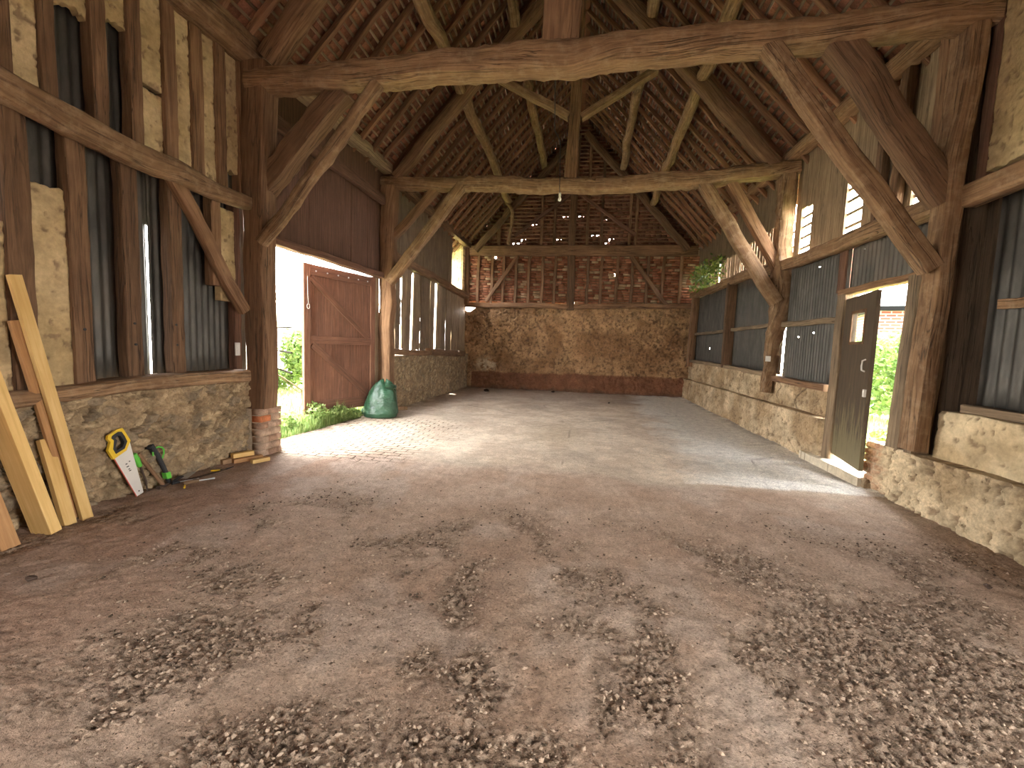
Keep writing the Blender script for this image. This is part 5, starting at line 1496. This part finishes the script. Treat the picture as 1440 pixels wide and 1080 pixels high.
def long_shed():
    root = empty('outbuilding', (-9, 11.38, 0), math.atan2(7.95, -5))
    tag(root, 'long pale outbuilding with a tiled roof across the yard, outside the wide doorway', 'building', kind='thing')
    bmesh_box('wall', plain('limewash', (.72, .69, .62), .9), root, [(-5, 16, 0, .3, -.1, 2.5)], 0)
    mb = MB(); r = random.Random(3)
    rows = 22
    for k in range(rows):
        f0, f1 = k / rows, (k + 1.25) / rows
        x = -5.2
        while x < 16:
            L_ = r.uniform(.5, 1.1)
            a = Vector((x + L_ / 2, -.2 + 3.6 * (f0 + f1) / 2, 2.5 + 2.6 * (f0 + f1) / 2 + .02))
            box(mb, a, (0, .09, .065), (0, -.012, .016), (L_ / 2 - .004, 0, 0), off=r.random() * 5)
            x += L_
    mb.build('roof', plain('weathered_tile', (.02, .014, .011), .95, var=.7, scale=2.2, spec=.05), root)
    bmesh_box('eaves_board', M['oak'], root, [(-5.2, 16, -.26, -.2, 2.42, 2.56)], 0, along='x')
long_shed()
M['dark_wood'] = plain('dark_wood', (.012, .01, .008), .95, spec=.05)
def fence():
    root = empty('garden_fence', (-8.6, 10.95, 0)); thing(root, 'plain garden fence post and rails before the outbuilding across the yard', 'fence')
    cylpart('fence_post', [(0, 0, -.1), (0, 0, 1.9)], [.045, .04], M['dark_wood'], root)
    for z in (1.72, 1.1, .6): cylpart('fence_rail', [(-2.5, 2.2, z), (1.6, -1.5, z - .03)], .022, M['dark_wood'], root)
fence()
mb = MB(); tube(mb, [(-6, 7.49, .75), (-6, 7.78, .64), (-6, 8.2, .42), (-6, 8.41, .31), (-6, 8.45, -.04)], .014, 8)
tube(mb, [(-6.02, 7.8, .62), (-6.0, 8.15, .36), (-6, 8.36, .25)], .008, 6)
o = mb.build('bent_rod', M['rust']); thing(o, 'bent dark metal rod sticking up in the lawn outside the wide doorway', 'rod')

def brick_outbuilding():
    root = empty('outbuilding', (7.6, 13.2, 0), -.25)
    tag(root, 'small red brick outbuilding beyond the hedge, outside the narrow door', 'building', kind='thing')
    m, nt, b = newmat('red_brickwork')
    tc = N(nt, 'TexCoord').outputs['Object']
    sp = N(nt, 'SeparateXYZ'); nt.links.new(tc, sp.inputs[0])
    cb = N(nt, 'CombineXYZ'); nt.links.new(sp.outputs[0], cb.inputs[0]); nt.links.new(sp.outputs[2], cb.inputs[1])
    br = N(nt, 'TexBrick'); br.inputs['Scale'].default_value = 1; br.inputs['Brick Width'].default_value = .23; br.inputs['Row Height'].default_value = .085
    br.inputs['Mortar Size'].default_value = .014
    br.inputs['Color1'].default_value = (.11, .02, .012, 1); br.inputs['Color2'].default_value = (.15, .035, .02, 1); br.inputs['Mortar'].default_value = (.26, .2, .17, 1)
    nt.links.new(cb.outputs[0], br.inputs['Vector']); nt.links.new(br.outputs[0], b.inputs['Base Color']); b.inputs['Roughness'].default_value = .9
    bmesh_box('wall', m, root, [(.2, 5.5, 0, 3.0, -.1, 2.75)], 0)
    mb = MB(); mb.add([(.05, -.2, 2.72), (5.7, -.2, 2.72), (5.7, 3.2, 2.72), (.05, 3.2, 2.72), (.05, -.2, 2.84), (5.7, -.2, 2.84), (5.7, 3.2, 3.1), (.05, 3.2, 3.1)], [(0, 3, 2, 1), (4, 5, 6, 7), (0, 1, 5, 4), (1, 2, 6, 5), (2, 3, 7, 6), (3, 0, 4, 7)])
    mb.build('roof', M['tile'], root)
brick_outbuilding()
# ------------------------------------------------------------------ daylight
w = bpy.data.worlds.new('sky'); scene.world = w; w.use_nodes = True
nt = w.node_tree; nt.nodes.clear()
out = nt.nodes.new('ShaderNodeOutputWorld'); bg = nt.nodes.new('ShaderNodeBackground')
tc = nt.nodes.new('ShaderNodeTexCoord'); sp = nt.nodes.new('ShaderNodeSeparateXYZ'); nt.links.new(tc.outputs['Generated'], sp.inputs[0])
cr = nt.nodes.new('ShaderNodeValToRGB'); nt.links.new(sp.outputs[2], cr.inputs[0])
cr.color_ramp.elements[0].position = 0.0; cr.color_ramp.elements[0].color = (1.0, .95, .88, 1)
cr.color_ramp.elements[1].position = .7; cr.color_ramp.elements[1].color = (.93, .95, 1.0, 1)
mr = nt.nodes.new('ShaderNodeMapRange'); nt.links.new(sp.outputs[0], mr.inputs[0])
mr.inputs[1].default_value = -.3; mr.inputs[2].default_value = 1.0; mr.inputs[3].default_value = 7.5; mr.inputs[4].default_value = 13.0
nt.links.new(mr.outputs[0], bg.inputs[1]); nt.links.new(cr.outputs[0], bg.inputs[0]); bg.inputs[1].default_value = 8.0
nt.links.new(bg.outputs[0], out.inputs[0])

sun = bpy.data.lights.new('sun', 'SUN'); sun.energy = 16.0; sun.angle = math.radians(.8); sun.color = (1, .95, .86)
so = link(bpy.data.objects.new('sun', sun))
sd = Vector((-.05, 1.0, 1.15)).normalized()                   # towards the sun: high, over the end wall
so.rotation_euler = sd.to_track_quat('Z', 'Y').to_euler()

def portal(name, loc, sx, sy, normal):
    l = bpy.data.lights.new(name, 'AREA'); l.shape = 'RECTANGLE'; l.size = sx; l.size_y = sy; l.energy = 1
    l.cycles.is_portal = True
    o = link(bpy.data.objects.new(name, l)); o.location = loc
    o.rotation_euler = Vector(normal).to_track_quat('-Z', 'Y').to_euler()
portal('opening_portal', (XL - .62, 6.2, 1.33), 3.0, 2.62, (1, 0, 0))
portal('opening_portal', (XR + .5, 5.55, 1.2), 1.15, 2.1, (-1, 0, 0))
portal('opening_portal', (XR + .52, -.2, 1.05), 1.4, 2.15, (-1, 0, 0))  # unseen opening added in the narrow-door wall to light the foreground
portal('opening_portal', (XL - .27, -1.4, 1.1), 1.8, 2.25, (1, 0, 0))  # second unseen opening, added in the opposite wall to even out that light

# ------------------------------------------------------------------ camera
cam = bpy.data.cameras.new('camera'); cam.sensor_fit = 'HORIZONTAL'; cam.sensor_width = 36.0
cam.lens = 604.0 / 1440 * 36.0
cam.clip_start = .05; cam.clip_end = 300
co = link(bpy.data.objects.new('camera', cam))
yaw, pit, rol = .1624, .0858, .0354
f = Vector((-math.sin(yaw) * math.cos(pit), math.cos(yaw) * math.cos(pit), -math.sin(pit)))
r0 = Vector((math.cos(yaw), math.sin(yaw), 0)); u0 = r0.cross(f)
rt = r0 * math.cos(rol) + u0 * math.sin(rol); up = -r0 * math.sin(rol) + u0 * math.cos(rol)
mw = Matrix.Identity(4)
for i in range(3):
    mw[i][0], mw[i][1], mw[i][2] = rt[i], up[i], -f[i]
mw.translation = Vector((0, 0, 1.4))
co.matrix_world = mw
scene.camera = co

scene.view_settings.view_transform = 'Standard'
scene.view_settings.look = 'None'
scene.view_settings.gamma = 1.0
scene.view_settings.use_curve_mapping = False
scene.view_settings.exposure = 2.1
scene.cycles.use_denoising = True
scene.cycles.max_bounces = 10
scene.cycles.diffuse_bounces = 6
scene.cycles.sample_clamp_indirect = 6.0
